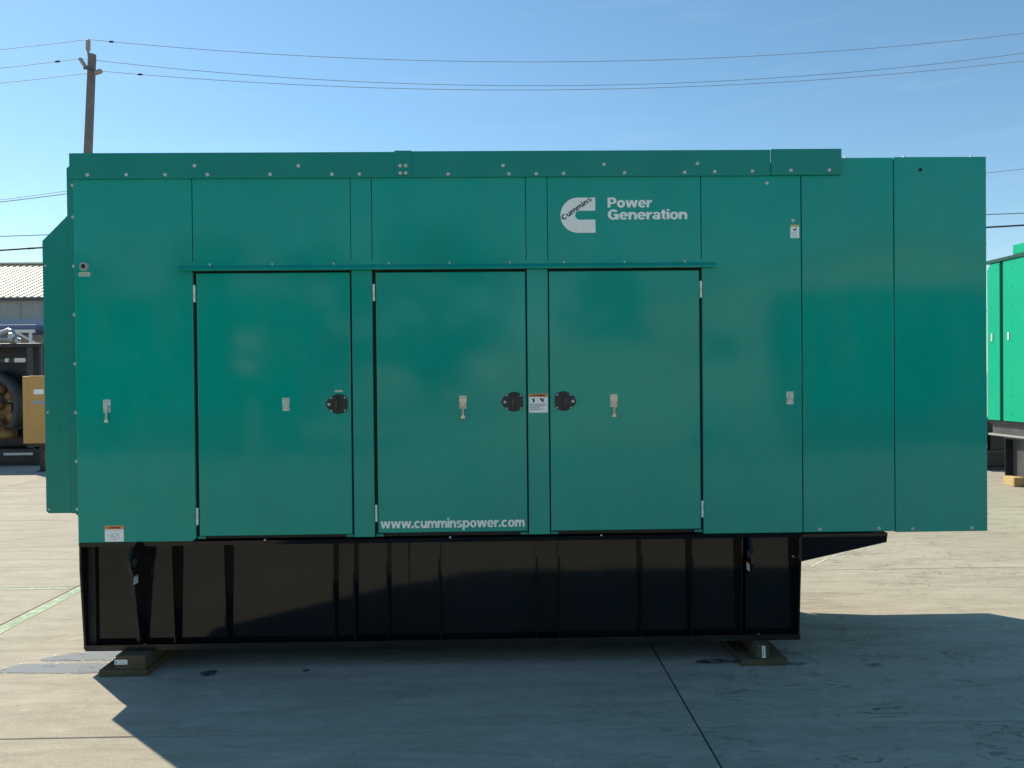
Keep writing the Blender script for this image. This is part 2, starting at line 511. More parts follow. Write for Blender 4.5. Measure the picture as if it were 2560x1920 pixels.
# heavy grotesque letters drawn as strokes: capital height 1, list of (strokes), advance
GLYPH = {
    'o': ([ring(.365, .365, .365, .385, .215, .165, 0, 360)], .73),
    'P': ([rc(0, .245, 0, 1), ring(.43, .675, .36, .325, .235, .175, -90, 90), rc(.245, .43, .825, 1), rc(.245, .43, .35, .525)], .79),
    'w': ([[[(0, XH), (.23, XH), (.405, 0), (.175, 0)]], [[(.175, 0), (.405, 0), (.65, XH), (.43, XH)]], [[(.43, XH), (.65, XH), (.905, 0), (.675, 0)]], [[(.675, 0), (.905, 0), (1.08, XH), (.85, XH)]]], 1.08),
    'e': ([ring(.365, .365, .365, .385, .215, .155, 0, 322), rc(.15, .73, .31, .425)], .73),
    'r': ([rc(0, .225, 0, XH), [[(.225, .36), (.225, .60), (.36, .735), (.48, .74), (.48, .53), (.34, .51)]]], .47),
    'G': ([ring(.46, .5, .46, .52, .24, .185, 38, 345), rc(.48, .90, .38, .55), rc(.71, .90, 0, .38)], .92),
    'C': ([ring(.46, .5, .46, .52, .24, .185, 40, 320)], .86),
    'n': ([rc(0, .225, 0, XH), ring(.37, .41, .315, .335, .215, .175, 0, 180), rc(.47, .685, 0, .41)], .69),
    'a': ([rc(.425, .645, 0, .50), ring(.335, .49, .31, .255, .215, .145, 0, 168), ring(.29, .215, .29, .23, .20, .125, 0, 360)], .66),
    't': ([rc(.10, .32, .17, .95), rc(0, .10, .57, XH), rc(.32, .44, .57, XH), ring(.35, .185, .25, .195, .22, .165, 180, 285)], .45),
    'i': ([rc(0, .225, 0, XH), rc(0, .225, .84, 1.0)], .225),
    'c': ([ring(.365, .365, .365, .385, .215, .165, 42, 318)], .69),
    'u': ([rc(0, .215, .32, XH), ring(.315, .32, .315, .335, .215, .175, 180, 360), rc(.46, .685, 0, XH)], .69),
    'm': ([rc(0, .225, 0, XH), ring(.34, .41, .29, .335, .20, .175, 0, 180), rc(.43, .63, 0, .41), ring(.745, .41, .29, .335, .20, .175, 0, 180), rc(.835, 1.035, 0, .41)], 1.04),
    's': ([ring(.315, .53, .305, .215, .205, .13, 18, 270), ring(.325, .20, .315, .215, .205, .13, -162, 90)], .64),
    'p': ([rc(0, .225, -.27, XH), ring(.385, .365, .36, .385, .21, .165, 0, 360)], .745),
    '.': ([rc(0, .23, 0, .225)], .23),
    'W': ([[[(0, 1), (.25, 1), (.42, 0), (.19, 0)]], [[(.19, 0), (.42, 0), (.73, 1), (.50, 1)]], [[(.50, 1), (.73, 1), (1.03, 0), (.80, 0)]], [[(.80, 0), (1.03, 0), (1.22, 1), (.97, 1)]]], 1.22),
    'A': ([[[(0, 0), (.25, 0), (.55, 1), (.30, 1)]], [[(.60, 0), (.85, 0), (.55, 1), (.30, 1)]], rc(.22, .62, .2, .36)], .85),
    'R': ([rc(0, .245, 0, 1), ring(.43, .70, .36, .30, .235, .17, -90, 90), rc(.245, .43, .83, 1), rc(.245, .43, .40, .57), [[(.36, .42), (.60, .44), (.82, 0), (.55, 0)]]], .82),
    'N': ([rc(0, .23, 0, 1), rc(.57, .80, 0, 1), [[(.0, 1), (.25, 1), (.80, 0), (.55, 0)]]], .80),
    'I': ([rc(0, .245, 0, 1)], .245),
}


def text_on(mb, body, x0, x1, zb, cap, y, mat=0, gap=0.03, ang=0.0):
    """lettering on a wall facing -Y: from x0 to x1, baseline zb, capital height cap"""
    x, out = 0.0, []
    for ch in body:
        strokes, adv = GLYPH[ch]
        for k, st in enumerate(strokes):
            for poly in st:
                out.append((k, [(x + px, pz) for px, pz in poly]))
        x += adv + gap
    sx = (x1 - x0) / (x - gap)
    for k, poly in out:
        vs = []
        for px, pz in poly:
            X, Z = px * sx, pz * cap
            vs.append((x0 + X * math.cos(ang) - Z * math.sin(ang), y - 0.00006 * k, zb + X * math.sin(ang) + Z * math.cos(ang)))
        mb.add(vs, [list(range(len(vs)))], mat)
    return mb


# ------------------------------------------------------------------ the yard
ground = MB()
ground.add([(-3000, -3000, -0.016), (3000, -3000, -0.016), (3000, 3000, -0.016), (-3000, 3000, -0.016)], [[0, 1, 2, 3]])
yard = ground.build('concrete_yard', 'farground', kind='structure', origin=(0, 0, 0))
GAP, GAPY, RIM = 0.0047, 0.0042, 0.003
xs = [-3.49 + 4.445 * k for k in range(-4, 6)]
rows = [-0.80 + 2.91 * k for k in range(-7, 7)]
MB().box(xs[0] + 0.05, xs[-1] - 0.05, rows[0] + 0.05, rows[-1] - 0.05, -0.0155, -0.0110).build('joint_filler', 'joint', yard)
slab_mesh = {}
for i in range(len(xs) - 1):
    for j in range(len(rows) - 1):
        x0, x1, y0, y1 = xs[i], xs[i + 1], rows[j], rows[j + 1]
        if x1 < -3.4 and abs(y1 - 2.11) < 0.05: y1 = 1.92
        if x1 < -3.4 and abs(y0 - 2.11) < 0.05: y0 = 1.92
        key = (round(x1 - x0, 3), round(y1 - y0, 3))
        if key not in slab_mesh:
            hx, hy = (x1 - x0) / 2 - GAP, (y1 - y0) / 2 - GAPY
            vs = []
            for ins, z in ((0, -0.0105), (0, -RIM), (RIM, 0.0)):
                vs += [(-hx + ins, -hy + ins, z), (hx - ins, -hy + ins, z), (hx - ins, hy - ins, z), (-hx + ins, hy - ins, z)]
            fs = [[8, 9, 10, 11]]
            for a in (0, 4):
                for q in range(4):
                    fs.append([a + q, a + (q + 1) % 4, a + 4 + (q + 1) % 4, a + 4 + q])
            mb = MB(); mb.add(vs, fs)
            slab_mesh[key] = mb.mesh('slab', 'concrete')
        place('slab', slab_mesh[key], yard, ((x0 + x1) / 2, (y0 + y1) / 2, 0))


def blob(pts, z, name, mat, label=None, jag=0.0, sub=4):
    """flat irregular patch lying on the concrete"""
    out = []
    k = len(pts)
    for i in range(k):
        p0, p1, p2, p3 = pts[i - 1], pts[i], pts[(i + 1) % k], pts[(i + 2) % k]
        for t in range(sub):
            u = t / sub
            q = [0.5 * ((2 * p1[d]) + (-p0[d] + p2[d]) * u + (2 * p0[d] - 5 * p1[d] + 4 * p2[d] - p3[d]) * u * u + (-p0[d] + 3 * p1[d] - 3 * p2[d] + p3[d]) * u ** 3) for d in (0, 1)]
            out.append((q[0] + random.uniform(-jag, jag), q[1] + random.uniform(-jag, jag), z))
    mb = MB(); mb.add(out, [list(range(len(out)))])
    o = mb.build(name, mat, kind='structure', origin=(pts[0][0], pts[0][1], z))
    return o


blob([(-3.06, 0.045), (-2.70, 0.012), (-2.34, 0.0), (-2.20, 0.10), (-2.36, 0.19), (-2.62, 0.20), (-2.92, 0.185)], 0.0018, 'glint_rim', 'glint_rim', jag=0.012, sub=8)
blob([(-2.90, 0.245), (-2.60, 0.205), (-2.34, 0.200), (-2.16, 0.30), (-2.30, 0.395), (-2.50, 0.40), (-2.72, 0.36)], 0.0018, 'glint_rim', 'glint_rim', jag=0.012, sub=8)
blob([(-2.95, 0.05), (-2.70, 0.03), (-2.34, 0.015), (-2.24, 0.10), (-2.36, 0.165), (-2.62, 0.17), (-2.86, 0.165)], 0.0025, 'puddle', 'water', jag=0.006, sub=6)
blob([(-2.80, 0.235), (-2.60, 0.225), (-2.34, 0.22), (-2.18, 0.30), (-2.30, 0.37), (-2.50, 0.375), (-2.68, 0.34)], 0.0025, 'puddle', 'water', jag=0.008, sub=6)
for c, rx, ry in (((-1.694, -0.015), .055, .045), ((-1.131, -0.003), .025, .022), ((1.27, 0.03), .14, .035), ((1.74, -0.02), .07, .03), ((1.90, -0.65), .02, .012)):
    blob([(c[0] + rx * math.cos(a) * random.uniform(.75, 1.15), c[1] + ry * math.sin(a) * random.uniform(.75, 1.15)) for a in [k * math.pi / 4 for k in range(8)]],
         0.0022, 'oil_stain', 'oil', sub=3)
# worn pale green paint along two joints
g = MB(); g.add([(-3.46, 0.2, 0.003), (-3.36, 0.2, 0.003), (-3.38, 1.90, 0.003), (-3.475, 1.90, 0.003)], [[0, 1, 2, 3]])
g.build('paint_stripe', 'stripe', kind='structure', origin=(-3.4, 1.0, 0.003))
g = MB(); g.add([(-8.5, 1.80, 0.003), (-3.51, 1.85, 0.003), (-3.51, 1.905, 0.003), (-8.5, 1.905, 0.003)], [[0, 1, 2, 3]])
g.build('paint_stripe', 'stripe', kind='structure', origin=(-5, 1.85, 0.003))
g = MB(); g.add([(-3.47, 1.905, 0.003), (-2.9, 1.94, 0.003), (-2.9, 2.01, 0.003), (-3.47, 2.01, 0.003)], [[0, 1, 2, 3]])
g.build('paint_stripe', 'stripe', kind='structure', origin=(-3.2, 1.95, 0.003))
for (x0, y0, x1, y1) in ((2.75, 2.22, 3.02, 2.52), (3.05, 2.55, 3.30, 2.75), (4.2, 3.3, 4.6, 3.0)):
    w = 0.012
    g = MB(); g.add([(x0, y0 - w, 0.003), (x0, y0 + w, 0.003), (x1, y1 + w, 0.003), (x1, y1 - w, 0.003)], [[0, 1, 2, 3]])
    g.build('scrape_mark', 'scrape', kind='structure', origin=(x0, y0, 0.003))

# ------------------------------------------------------------------ main generator set
W = 1.38            # depth of the enclosure
gen = empty('generator_set', (-0.2, W / 2, 0.122),
            'large green enclosed generator with three doors on a black base tank', 'generator')

# ---- enclosure shell
core = MB()
core.box(-2.40, 1.785, 0.045, W - 0.03, 0.770, 2.90)
core.build('inner_frame', 'dark', gen)
shell = MB()
shell.box(-2.434, 1.790, W - 0.028, W, 0.766, 2.862, 0, 0.003)
shell.box(-2.434, -2.404, 0.034, W - 0.030, 0.766, 2.862, 0, 0.003)
shell.build('rear_wall', 'green', gen)
roof = MB()
roof.box(-2.440, 1.790, 0.004, W + 0.004, 2.905, 2.940, 0, 0.003)
roof.build('roof', 'green', gen)


def panel(name, x0, x1, z0, z1, y0=0.0, t=0.028, bev=0.004, mat='green'):
    return MB().box(x0, x1, y0, y0 + t, z0, z1, 0, bev).build(name, mat, gen)


left_panel = MB().prism([(-2.434, 0.764), (-1.775, 0.764), (-1.757, 0.782), (-1.757, 2.890), (-2.434, 2.890)], 'y', 0.0, 0.028, 0, 0.004).build('side_panel', 'green', gen)
up1 = panel('upper_panel', -1.753, -0.8445, 2.330, 2.890)
up2 = panel('upper_panel', -0.7195, 0.1740, 2.330, 2.890)
up3 = panel('upper_panel', 0.3025, 1.2000, 2.330, 2.890)
post1 = panel('door_post', -0.8420, -0.7220, 0.774, 2.890)
post2 = panel('door_post', 0.1765, 0.3000, 0.776, 2.890)
right_panel = panel('side_panel', 1.2035, 1.7900, 0.766, 2.890)

# door jambs just behind the gaps
for x0, x1 in ((-1.757, -0.842), (-0.722, 0.1765), (0.300, 1.2035)):
    mb = MB()
    mb.box(x0 + 0.001, x1 - 0.001, 0.030, 0.043, 0.772, 2.329)
    mb.build('door_jamb', 'rubber', gen)
    for a in (x0 + 0.004, x1 - 0.050):
        MB().box(a, a + 0.046, 0.012, 0.029, 0.774, 0.790, 0, 0.002).build('door_sill', 'trimgreen', gen)

door_spec = [(-1.734, -0.852, 0.794, 2.316), (-0.701, 0.168, 0.798, 2.314), (0.307, 1.1865, 0.797, 2.314)]
doors = [MB().box(a, b, -0.006, 0.026, c, d, 0, 0.0045, 3).build('door', 'green', gen) for a, b, c, d in door_spec]

# ---- hinges
hm = MB()
hm.lathe([(0.0062, -0.049), (0.0068, -0.048), (0.0068, -0.0015), (0.0058, -0.001), (0.0058, 0.001), (0.0068, 0.0015), (0.0068, 0.048), (0.0062, 0.049)], (0, 0, 0), 'z', 10)
hm.box(-0.003, 0.003, 0.004, 0.022, -0.048, 0.048)
hinge = hm.mesh('hinge', 'hinge')
for d, X, zz in ((0, -1.7455, (2.199, 0.909)), (1, -0.7115, (2.197, 0.914)), (2, 1.1955, (2.202, 0.914))):
    for z in zz:
        place('hinge', hinge, doors[d], (X, -0.006, z))

# ---- bolts
bm_ = MB()
bm_.lathe([(0.0108, 0.0), (0.0108, -0.0022), (0.0082, -0.0026), (0.0079, -0.006), (0.0058, -0.0085), (0.002, -0.0095)], (0, 0, 0), 'y', 14)
bolt = bm_.mesh('bolt', 'zinc')
bm_ = MB()
bm_.lathe([(0.0065, 0.0), (0.0062, -0.002), (0.0045, -0.0048), (0.001, -0.0058)], (0, 0, 0), 'y', 12)
rivet = bm_.mesh('rivet', 'zinc')
bm_ = MB()
bm_.lathe([(0.0058, 0.0), (0.0055, -0.0018), (0.003, -0.003), (0.001, -0.0033)], (0, 0, 0), 'y', 10)
grivet = bm_.mesh('painted_rivet', 'trimgreen')

# ---- roof trim in three lengths with a joint plate
trimL = MB().prism([(-0.014, 2.862), (-0.014, 3.009), (0.060, 3.009), (0.060, 3.004), (-0.001, 3.004), (-0.001, 2.862)], 'x', -2.446, -0.5350).build('roof_trim', 'trimgreen', gen)
trimM = MB().prism([(-0.014, 2.8625), (-0.014, 3.012), (0.060, 3.012), (0.060, 3.007), (-0.001, 3.007), (-0.001, 2.8625)], 'x', -0.5325, 1.6075).build('roof_trim', 'trimgreen', gen)
trimR = MB().box(1.6115, 2.0265, -0.018, -0.005, 2.864, 3.016, 0, 0.003).build('roof_trim', 'trimgreen', gen)
trimL2 = MB().prism([(W + 0.014, 2.862), (W + 0.014, 3.009), (W - 0.06, 3.009), (W - 0.06, 3.004), (W + 0.001, 3.004), (W + 0.001, 2.862)], 'x', -2.446, 1.6075).build('rear_roof_trim', 'trimgreen', gen)
endtrim = MB().box(-2.446, -2.436, 0.004, W + 0.010, 2.900, 3.003).build('end_roof_trim', 'trimgreen', gen)
jp = MB().box(-0.583, -0.484, -0.019, -0.0145, 2.874, 3.0155, 0, 0.002).build('joint_plate', 'trimgreen', gen)
for x, z in ((-2.342, 2.885), (-2.121, 2.885), (-1.899, 2.884), (-1.658, 2.884), (-1.299, 2.883), (-0.944, 2.882), (-0.785, 2.882), (-1.731, 2.935), (-1.136, 2.931)):
    place('bolt', bolt, trimL, (x, -0.014, z))
for x, z in ((-0.273, 2.880), (0.079, 2.879), (0.237, 2.879), (0.397, 2.880), (0.752, 2.882), (1.104, 2.883), (1.280, 2.886), (1.501, 2.888), (0.046, 2.928), (0.633, 2.931), (1.179, 2.934)):
    place('bolt', bolt, trimM, (x, -0.014, z))
for x, z in ((1.726, 2.890), (1.952, 2.891)):
    place('bolt', bolt, trimR, (x, -0.018, z))
for x in (-0.549, -0.518):
    for z in (2.885, 2.928):
        place('bolt', bolt, jp, (x, -0.019, z))
place('bolt', bolt, right_panel, (1.591, 0.0, 2.822))
place('bolt', bolt, right_panel, (1.743, 0.0, 2.601))

# ---- drip rail over the doors
rl = MB()
prof = [(-0.0005, 2.383), (-0.005, 2.383), (-0.005, 2.360), (-0.036, 2.336), (-0.036, 2.330), (-0.033, 2.330), (-0.0005, 2.354)]
vs = []
for X, dx in ((-1.826, -0.012), (1.276, 0.012)):
    for y, z in prof:
        vs.append((X + (dx if y < -0.01 else 0), y, z))
k = len(prof)
rl.add(vs, [list(range(k)), list(range(k, 2 * k))[::-1]] + [[i, (i + 1) % k, k + (i + 1) % k, k + i] for i in range(k)])
rail = rl.build('drip_rail', 'green', gen)
for x in (-1.655, -1.297, -0.942, -0.623, -0.271, 0.080, 0.397, 0.750, 1.103):
    place('rivet', rivet, rail, (x, -0.005, 2.3665))

# ---- right discharge plenum
h1 = MB().box(1.7955, 2.3385, 0.0005, 0.028, 0.7665, 2.968, 0, 0.004).build('plenum_panel', 'green', gen)
h2 = MB().box(2.3435, 2.8930, 0.0005, 0.028, 0.7600, 2.971, 0, 0.004).build('plenum_panel', 'green', gen)
pl = MB()
pl.box(1.7955, 2.8900, 0.032, W - 0.002, 2.945, 2.967, 0, 0.003)          # top
pl.box(1.7955, 2.8900, W - 0.028, W - 0.0005, 0.766, 2.943, 0, 0.003)      # rear
pl.box(2.862, 2.890, 0.032, W - 0.031, 0.766, 2.943, 0, 0.003)              # end
pl.build('plenum_shell', 'green', gen)
MB().box(1.800, 2.855, 0.034, W - 0.035, 0.785, 0.800).build('plenum_floor', 'dark', gen)
MB().box(2.3365, 2.3455, 0.0225, 0.0305, 0.768, 2.940).build('plenum_gasket', 'dark', gen)
MB().box(1.7885, 1.7970, 0.0200, 0.0440, 0.768, 2.940).build('plenum_gasket', 'dark', gen)
for x in (1.892, 2.243):
    place('bolt', bolt, h1, (x, 0.0005, 0.784))
for x in (2.445, 2.796):
    place('bolt', bolt, h2, (x, 0.0005, 0.779))
MB().lathe([(0.011, 0.0), (0.011, -0.001), (0.0075, -0.0012), (0.006, -0.0008)], (2.501, 0.0005, 2.895), 'y', 14).build('hole_plug', 'dark', h2)
tb = MB(); tb.lathe([(0.010, 0.0), (0.010, 0.002), (0.007, 0.0025), (0.006, 0.010), (0.002, 0.011)], (0, 0, 0), 'z', 12)
topbolt = tb.mesh('bolt', 'zinc')
for x in (2.062, 2.411, 2.811):
    place('bolt', topbolt, h2 if x > 2.3 else h1, (x, 0.016, 2.970 if x > 2.3 else 2.967))
sb = MB(); sb.lathe([(0.009, 0.0), (0.009, 0.002), (0.006, 0.008), (0.002, 0.009)], (0, 0, 0), 'x', 12)
sidebolt = sb.mesh('bolt', 'zinc')
for z in (0.86, 1.26, 1.66, 2.06, 2.46, 2.86):
    place('bolt', sidebolt, h2, (2.892, 0.015, z))

# ---- left intake hood: frame strip and chamfered hood, slightly behind the front panel
strip = MB().prism([(-2.4335, 0.915), (-2.451, 0.915), (-2.466, 0.930), (-2.487, 0.930), (-2.487, 2.934), (-2.458, 2.961), (-2.4335, 2.961)], 'y', 0.030, W - 0.03, 0, 0.002).build('hood_frame', 'trimgreen', gen)
hood = MB().prism([(-2.4875, 0.9315), (-2.620, 0.9315), (-2.633, 0.945), (-2.633, 2.516), (-2.4875, 2.661)], 'y', 0.031, W - 0.031, 0, 0.003).build('intake_hood', 'trimgreen', gen)
for z in (2.837, 2.654, 2.369, 2.086, 1.802, 1.518, 1.234, 0.955):
    place('bolt', bolt, strip, (-2.4505, 0.030, z))
for x, z in ((-2.557, 2.547), (-2.556, 2.263), (-2.556, 1.980), (-2.556, 1.696), (-2.556, 1.412), (-2.556, 1.130)):
    place('rivet', grivet, hood, (x, 0.031, z))
for z in (2.371, 2.09, 1.804, 1.520, 1.238, 0.956):
    place('rivet', rivet if z in (2.371, 1.520, 0.956) else grivet, hood, (-2.615, 0.031, z))

# ---- paddle latches
def latch(cx, cz, flip, parent):
    P = [(215, 565), (228, 520), (260, 470), (330, 410), (420, 362), (490, 345), (570, 358), (640, 388), (676, 425), (690, 490), (694, 565), (690, 640), (676, 695), (640, 735), (570, 767), (485, 780), (420, 768), (330, 715), (260, 660), (228, 610)]
    s = 1 / 3787.0
    q = [((-1 if flip else 1) * (x - 470) * s + cx, (562 - y) * s + cz) for x, y in P]
    q2 = [(cx + (a - cx) * 0.93, cz + (b - cz) * 0.93) for a, b in q]
    y0 = -0.0060
    mb = MB()
    k = len(q)
    vs = [(a, y0, b) for a, b in q] + [(a, y0 - 0.005, b) for a, b in q] + [(a, y0 - 0.0085, b) for a, b in q2]
    fs = [list(range(2 * k, 3 * k))]
    for r0 in (0, k):
        for i in range(k):
            fs.append([r0 + i, r0 + (i + 1) % k, r0 + k + (i + 1) % k, r0 + k + i])
    mb.add(vs, fs, 0)
    sg = -1 if flip else 1
    X = lambda x: cx + sg * (x - 470) * s
    Z = lambda y: cz + (562 - y) * s
    # recessed-looking paddle: raised ring and handle bar
    ring = [(X(468) + 0.030 * math.cos(a) * (0.75), Z(562) + 0.045 * math.sin(a)) for a in [i * math.pi / 9 for i in range(18)]]
    mb.prism(ring, 'y', y0 - 0.0085, y0 - 0.0115, 0, 0.001)
    bar = [(X(462) + 0.010 * math.cos(a), Z(562) + 0.038 * math.sin(a)) for a in [i * math.pi / 8 for i in range(16)]]
    mb.prism(bar, 'y', y0 - 0.0115, y0 - 0.021, 0, 0.003)
    for zz in (530, 595):
        mb.box(X(457) - 0.004, X(457) + 0.004, y0 - 0.0222, y0 - 0.0212, Z(zz) - 0.0013, Z(zz) + 0.0013, 2)  # pale bars painted as small highlights on the handle
    for x, y in ((338, 428), (636, 424), (340, 707), (638, 705)):
        mb.lathe([(0.0052, 0), (0.0052, -0.002), (0.002, -0.0035)], (X(x), y0 - 0.0083, Z(y)), 'y', 10, 1)
    mb.lathe([(0.0088, 0), (0.0088, -0.004), (0.0065, -0.005), (0.0062, -0.003), (0.0012, -0.003)], (X(290), y0 - 0.0083, Z(568)), 'y', 14, 1)
    return mb.build('paddle_latch', ['plastic', 'zinc', 'labelgrey'], parent)


latch(-0.9290, 1.5525, False, doors[0])
latch(0.0900, 1.5555, False, doors[1])
latch(0.3915, 1.5560, True, doors[2])
MB().box(-0.945, -0.899, -0.0068, -0.0058, 1.6215, 1.6325).build('door_label', 'cream', doors[0])


# ---- hold-back hooks
def hook(cx, ztop, parent, y0, hanging=True, mat='zinc'):
    mb = MB()
    mb.box(cx - 0.021, cx + 0.021, y0 - 0.0022, y0, ztop - 0.042, ztop, 0, 0.0008, 1)
    mb.box(cx - 0.020, cx + 0.020, y0 - 0.0022, y0, ztop - 0.075, ztop - 0.046, 0, 0.0008, 1)
    for dx, dz in ((-0.012, -0.010), (0.012, -0.010), (-0.012, -0.060), (0.012, -0.060), (0, -0.012)):
        mb.lathe([(0.0032, 0), (0.003, -0.0016), (0.001, -0.0022)], (cx + dx, y0 - 0.0022, ztop + dz), 'y', 8, 1)
    mb.tube([(cx - 0.016, y0 - 0.006, ztop - 0.044), (cx + 0.016, y0 - 0.006, ztop - 0.044)], 0.0035, 8, 0)
    if hanging:
        mb.prism([(cx - 0.0075, ztop - 0.036), (cx + 0.0075, ztop - 0.036), (cx + 0.0055, ztop - 0.112), (cx + 0.014, ztop - 0.126), (cx + 0.012, ztop - 0.133), (cx - 0.012, ztop - 0.133), (cx - 0.014, ztop - 0.126), (cx - 0.0055, ztop - 0.112)], 'y', y0 - 0.013, y0 - 0.009, 0, 0.001)
        mb.prism([(cx - 0.002, ztop - 0.06), (cx + 0.002, ztop - 0.06), (cx + 0.0018, ztop - 0.112), (cx - 0.0018, ztop - 0.112)], 'y', y0 - 0.0136, y0 - 0.0128, 1)
    else:
        mb.prism([(cx - 0.004, ztop - 0.020), (cx + 0.013, ztop - 0.026), (cx + 0.013, ztop - 0.040), (cx - 0.010, ztop - 0.040)], 'y', y0 - 0.010, y0 - 0.0024, 0, 0.001)
    mb.build('hold_back_hook', [mat, 'greyink'], parent)


hook(-2.258, 1.592, left_panel, 0.0, True)
hook(-1.227, 1.591, doors[0], -0.0060, False)
hook(-0.202, 1.593, doors[1], -0.0060, True, 'brass')
hook(0.680, 1.593, doors[2], -0.0060, True, 'brass')
hook(1.719, 1.598, right_panel, 0.0, False)

# ---- push button and its plate
mb = MB()
mb.lathe([(0.028, 0.0), (0.028, -0.002), (0.024, -0.004), (0.0225, -0.010), (0.0215, -0.011), (0.0135, -0.011), (0.0130, -0.006)], (-2.377, 0.0, 2.362), 'y', 26, 0)
mb.lathe([(0.0128, -0.004), (0.0128, -0.0085), (0.010, -0.0095)], (-2.377, 0.0, 2.362), 'y', 20, 1)
mb.build('push_button', ['labelgrey', 'rubber'], left_panel)
mb = MB(); mb.box(-2.408, -2.343, -0.001, 0.0, 2.304, 2.328)
for z in (2.313, 2.319):
    for a in range(5):
        mb.box(-2.401 + a * 0.0105, -2.3935 + a * 0.0105, -0.0014, -0.001, z - 0.0012, z + 0.0012, 1)
mb.build('button_label', ['cream', 'greyink'], left_panel)


# ---- warning labels
def words(mb, x0, x1, z, y, h, mat, seed):
    rr = random.Random(seed)
    x = x0
    while x < x1 - 0.002:
        w = min(rr.uniform(0.004, 0.011), x1 - x)
        mb.box(x, x + w, y - 0.0003, y, z - h / 2, z + h / 2, mat)
        x += w + 0.0016


mb = MB()
mb.box(0.183, 0.293, -0.0010, 0.0, 1.490, 1.5995, 0)
mb.box(0.1835, 0.2925, -0.0014, -0.0010, 1.5815, 1.5990, 1)
mb.add([(0.191, -0.0017, 1.5845), (0.201, -0.0017, 1.5845), (0.196, -0.0017, 1.5955)], [[0, 1, 2]], 2)
text_on(mb, 'WARNING', 0.208, 0.280, 1.5850, 0.0105, -0.0017, 2)
mb.box(0.2374, 0.2380, -0.0013, -0.0010, 1.549, 1.580, 3)
mb.prism([(0.206, 1.552), (0.213, 1.549), (0.217, 1.556), (0.216, 1.572), (0.210, 1.575), (0.205, 1.566)], 'y', -0.0013, -0.0010, 2)
mb.prism([(0.196, 1.562), (0.202, 1.566), (0.203, 1.577), (0.199, 1.571)], 'y', -0.0013, -0.0010, 3)
mb.prism([(0.247, 1.575), (0.255, 1.577), (0.262, 1.566), (0.272, 1.577), (0.275, 1.576), (0.268, 1.562), (0.272, 1.556), (0.262, 1.550), (0.258, 1.557), (0.252, 1.560)], 'y', -0.0013, -0.0010, 2)
words(mb, 0.188, 0.231, 1.545, -0.0010, 0.0020, 3, 1); words(mb, 0.245, 0.286, 1.545, -0.0010, 0.0020, 3, 2)
for i, (z, x1) in enumerate(((1.537, 0.286), (1.5315, 0.280), (1.524, 0.265), (1.519, 0.246), (1.511, 0.270), (1.506, 0.245))):
    words(mb, 0.188, x1, z, -0.0010, 0.0024, 2, 10 + i)
mb.build('warning_label', ['labelwhite', 'orange', 'ink', 'greyink'], post2)

mb = MB()
mb.box(-2.2805, -2.1725, -0.0010, 0.0, 0.769, 0.861, 0)
mb.box(-2.2800, -2.1730, -0.0014, -0.0010, 0.8405, 0.8605, 1)
mb.add([(-2.260, -0.0017, 0.8440), (-2.250, -0.0017, 0.8440), (-2.255, -0.0017, 0.8540)], [[0, 1, 2]], 2)
text_on(mb, 'WARNING', -2.246, -2.192, 0.8445, 0.0100, -0.0017, 2)
words(mb, -2.274, -2.180, 0.833, -0.0010, 0.0016, 3, 30)
# line drawing of an enclosed set
seg = [((-2.243, 0.782), (-2.243, 0.803)), ((-2.243, 0.803), (-2.222, 0.820)), ((-2.222, 0.820), (-2.200, 0.810)), ((-2.200, 0.810), (-2.200, 0.790)), ((-2.200, 0.790), (-2.222, 0.776)), ((-2.222, 0.776), (-2.243, 0.782)), ((-2.222, 0.776), (-2.222, 0.798)), ((-2.222, 0.798), (-2.243, 0.803)), ((-2.222, 0.798), (-2.200, 0.810)), ((-2.236, 0.786), (-2.228, 0.796))]
for (ax, az), (bx_, bz) in seg:
    d = Vector((bx_ - ax, 0, bz - az)).normalized(); nn = Vector((-d.z, 0, d.x)) * 0.0009
    mb.add([(ax + nn.x, -0.0014, az + nn.z), (bx_ + nn.x, -0.0014, bz + nn.z), (bx_ - nn.x, -0.0014, bz - nn.z), (ax - nn.x, -0.0014, az - nn.z)], [[0, 1, 2, 3]], 3)
words(mb, -2.266, -2.252, 0.806, -0.0010, 0.0016, 3, 31)
mb.build('warning_label', ['labelwhite', 'orange', 'ink', 'greyink'], left_panel)

mb = MB()
mb.box(1.728, 1.780, -0.0010, 0.0, 2.4985, 2.576, 0)
mb.box(1.7285, 1.7795, -0.0014, -0.0010, 2.5650, 2.5755, 1)
mb.prism([(1.744, 2.545), (1.762, 2.545), (1.762, 2.552), (1.768, 2.560), (1.764, 2.562), (1.757, 2.553), (1.746, 2.553)], 'y', -0.0013, -0.0010, 2)
mb.box(1.744, 1.764, -0.0013, -0.0010, 2.5405, 2.5425, 2)
for i, z in enumerate((2.534, 2.528, 2.519, 2.512, 2.507)):
    words(mb, 1.734, 1.773 - 0.008 * (i % 2), z, -0.0010, 0.0018, 3, 50 + i)
mb.build('caution_label', ['labelwhite', 'yellow', 'ink', 'greyink'], right_panel)

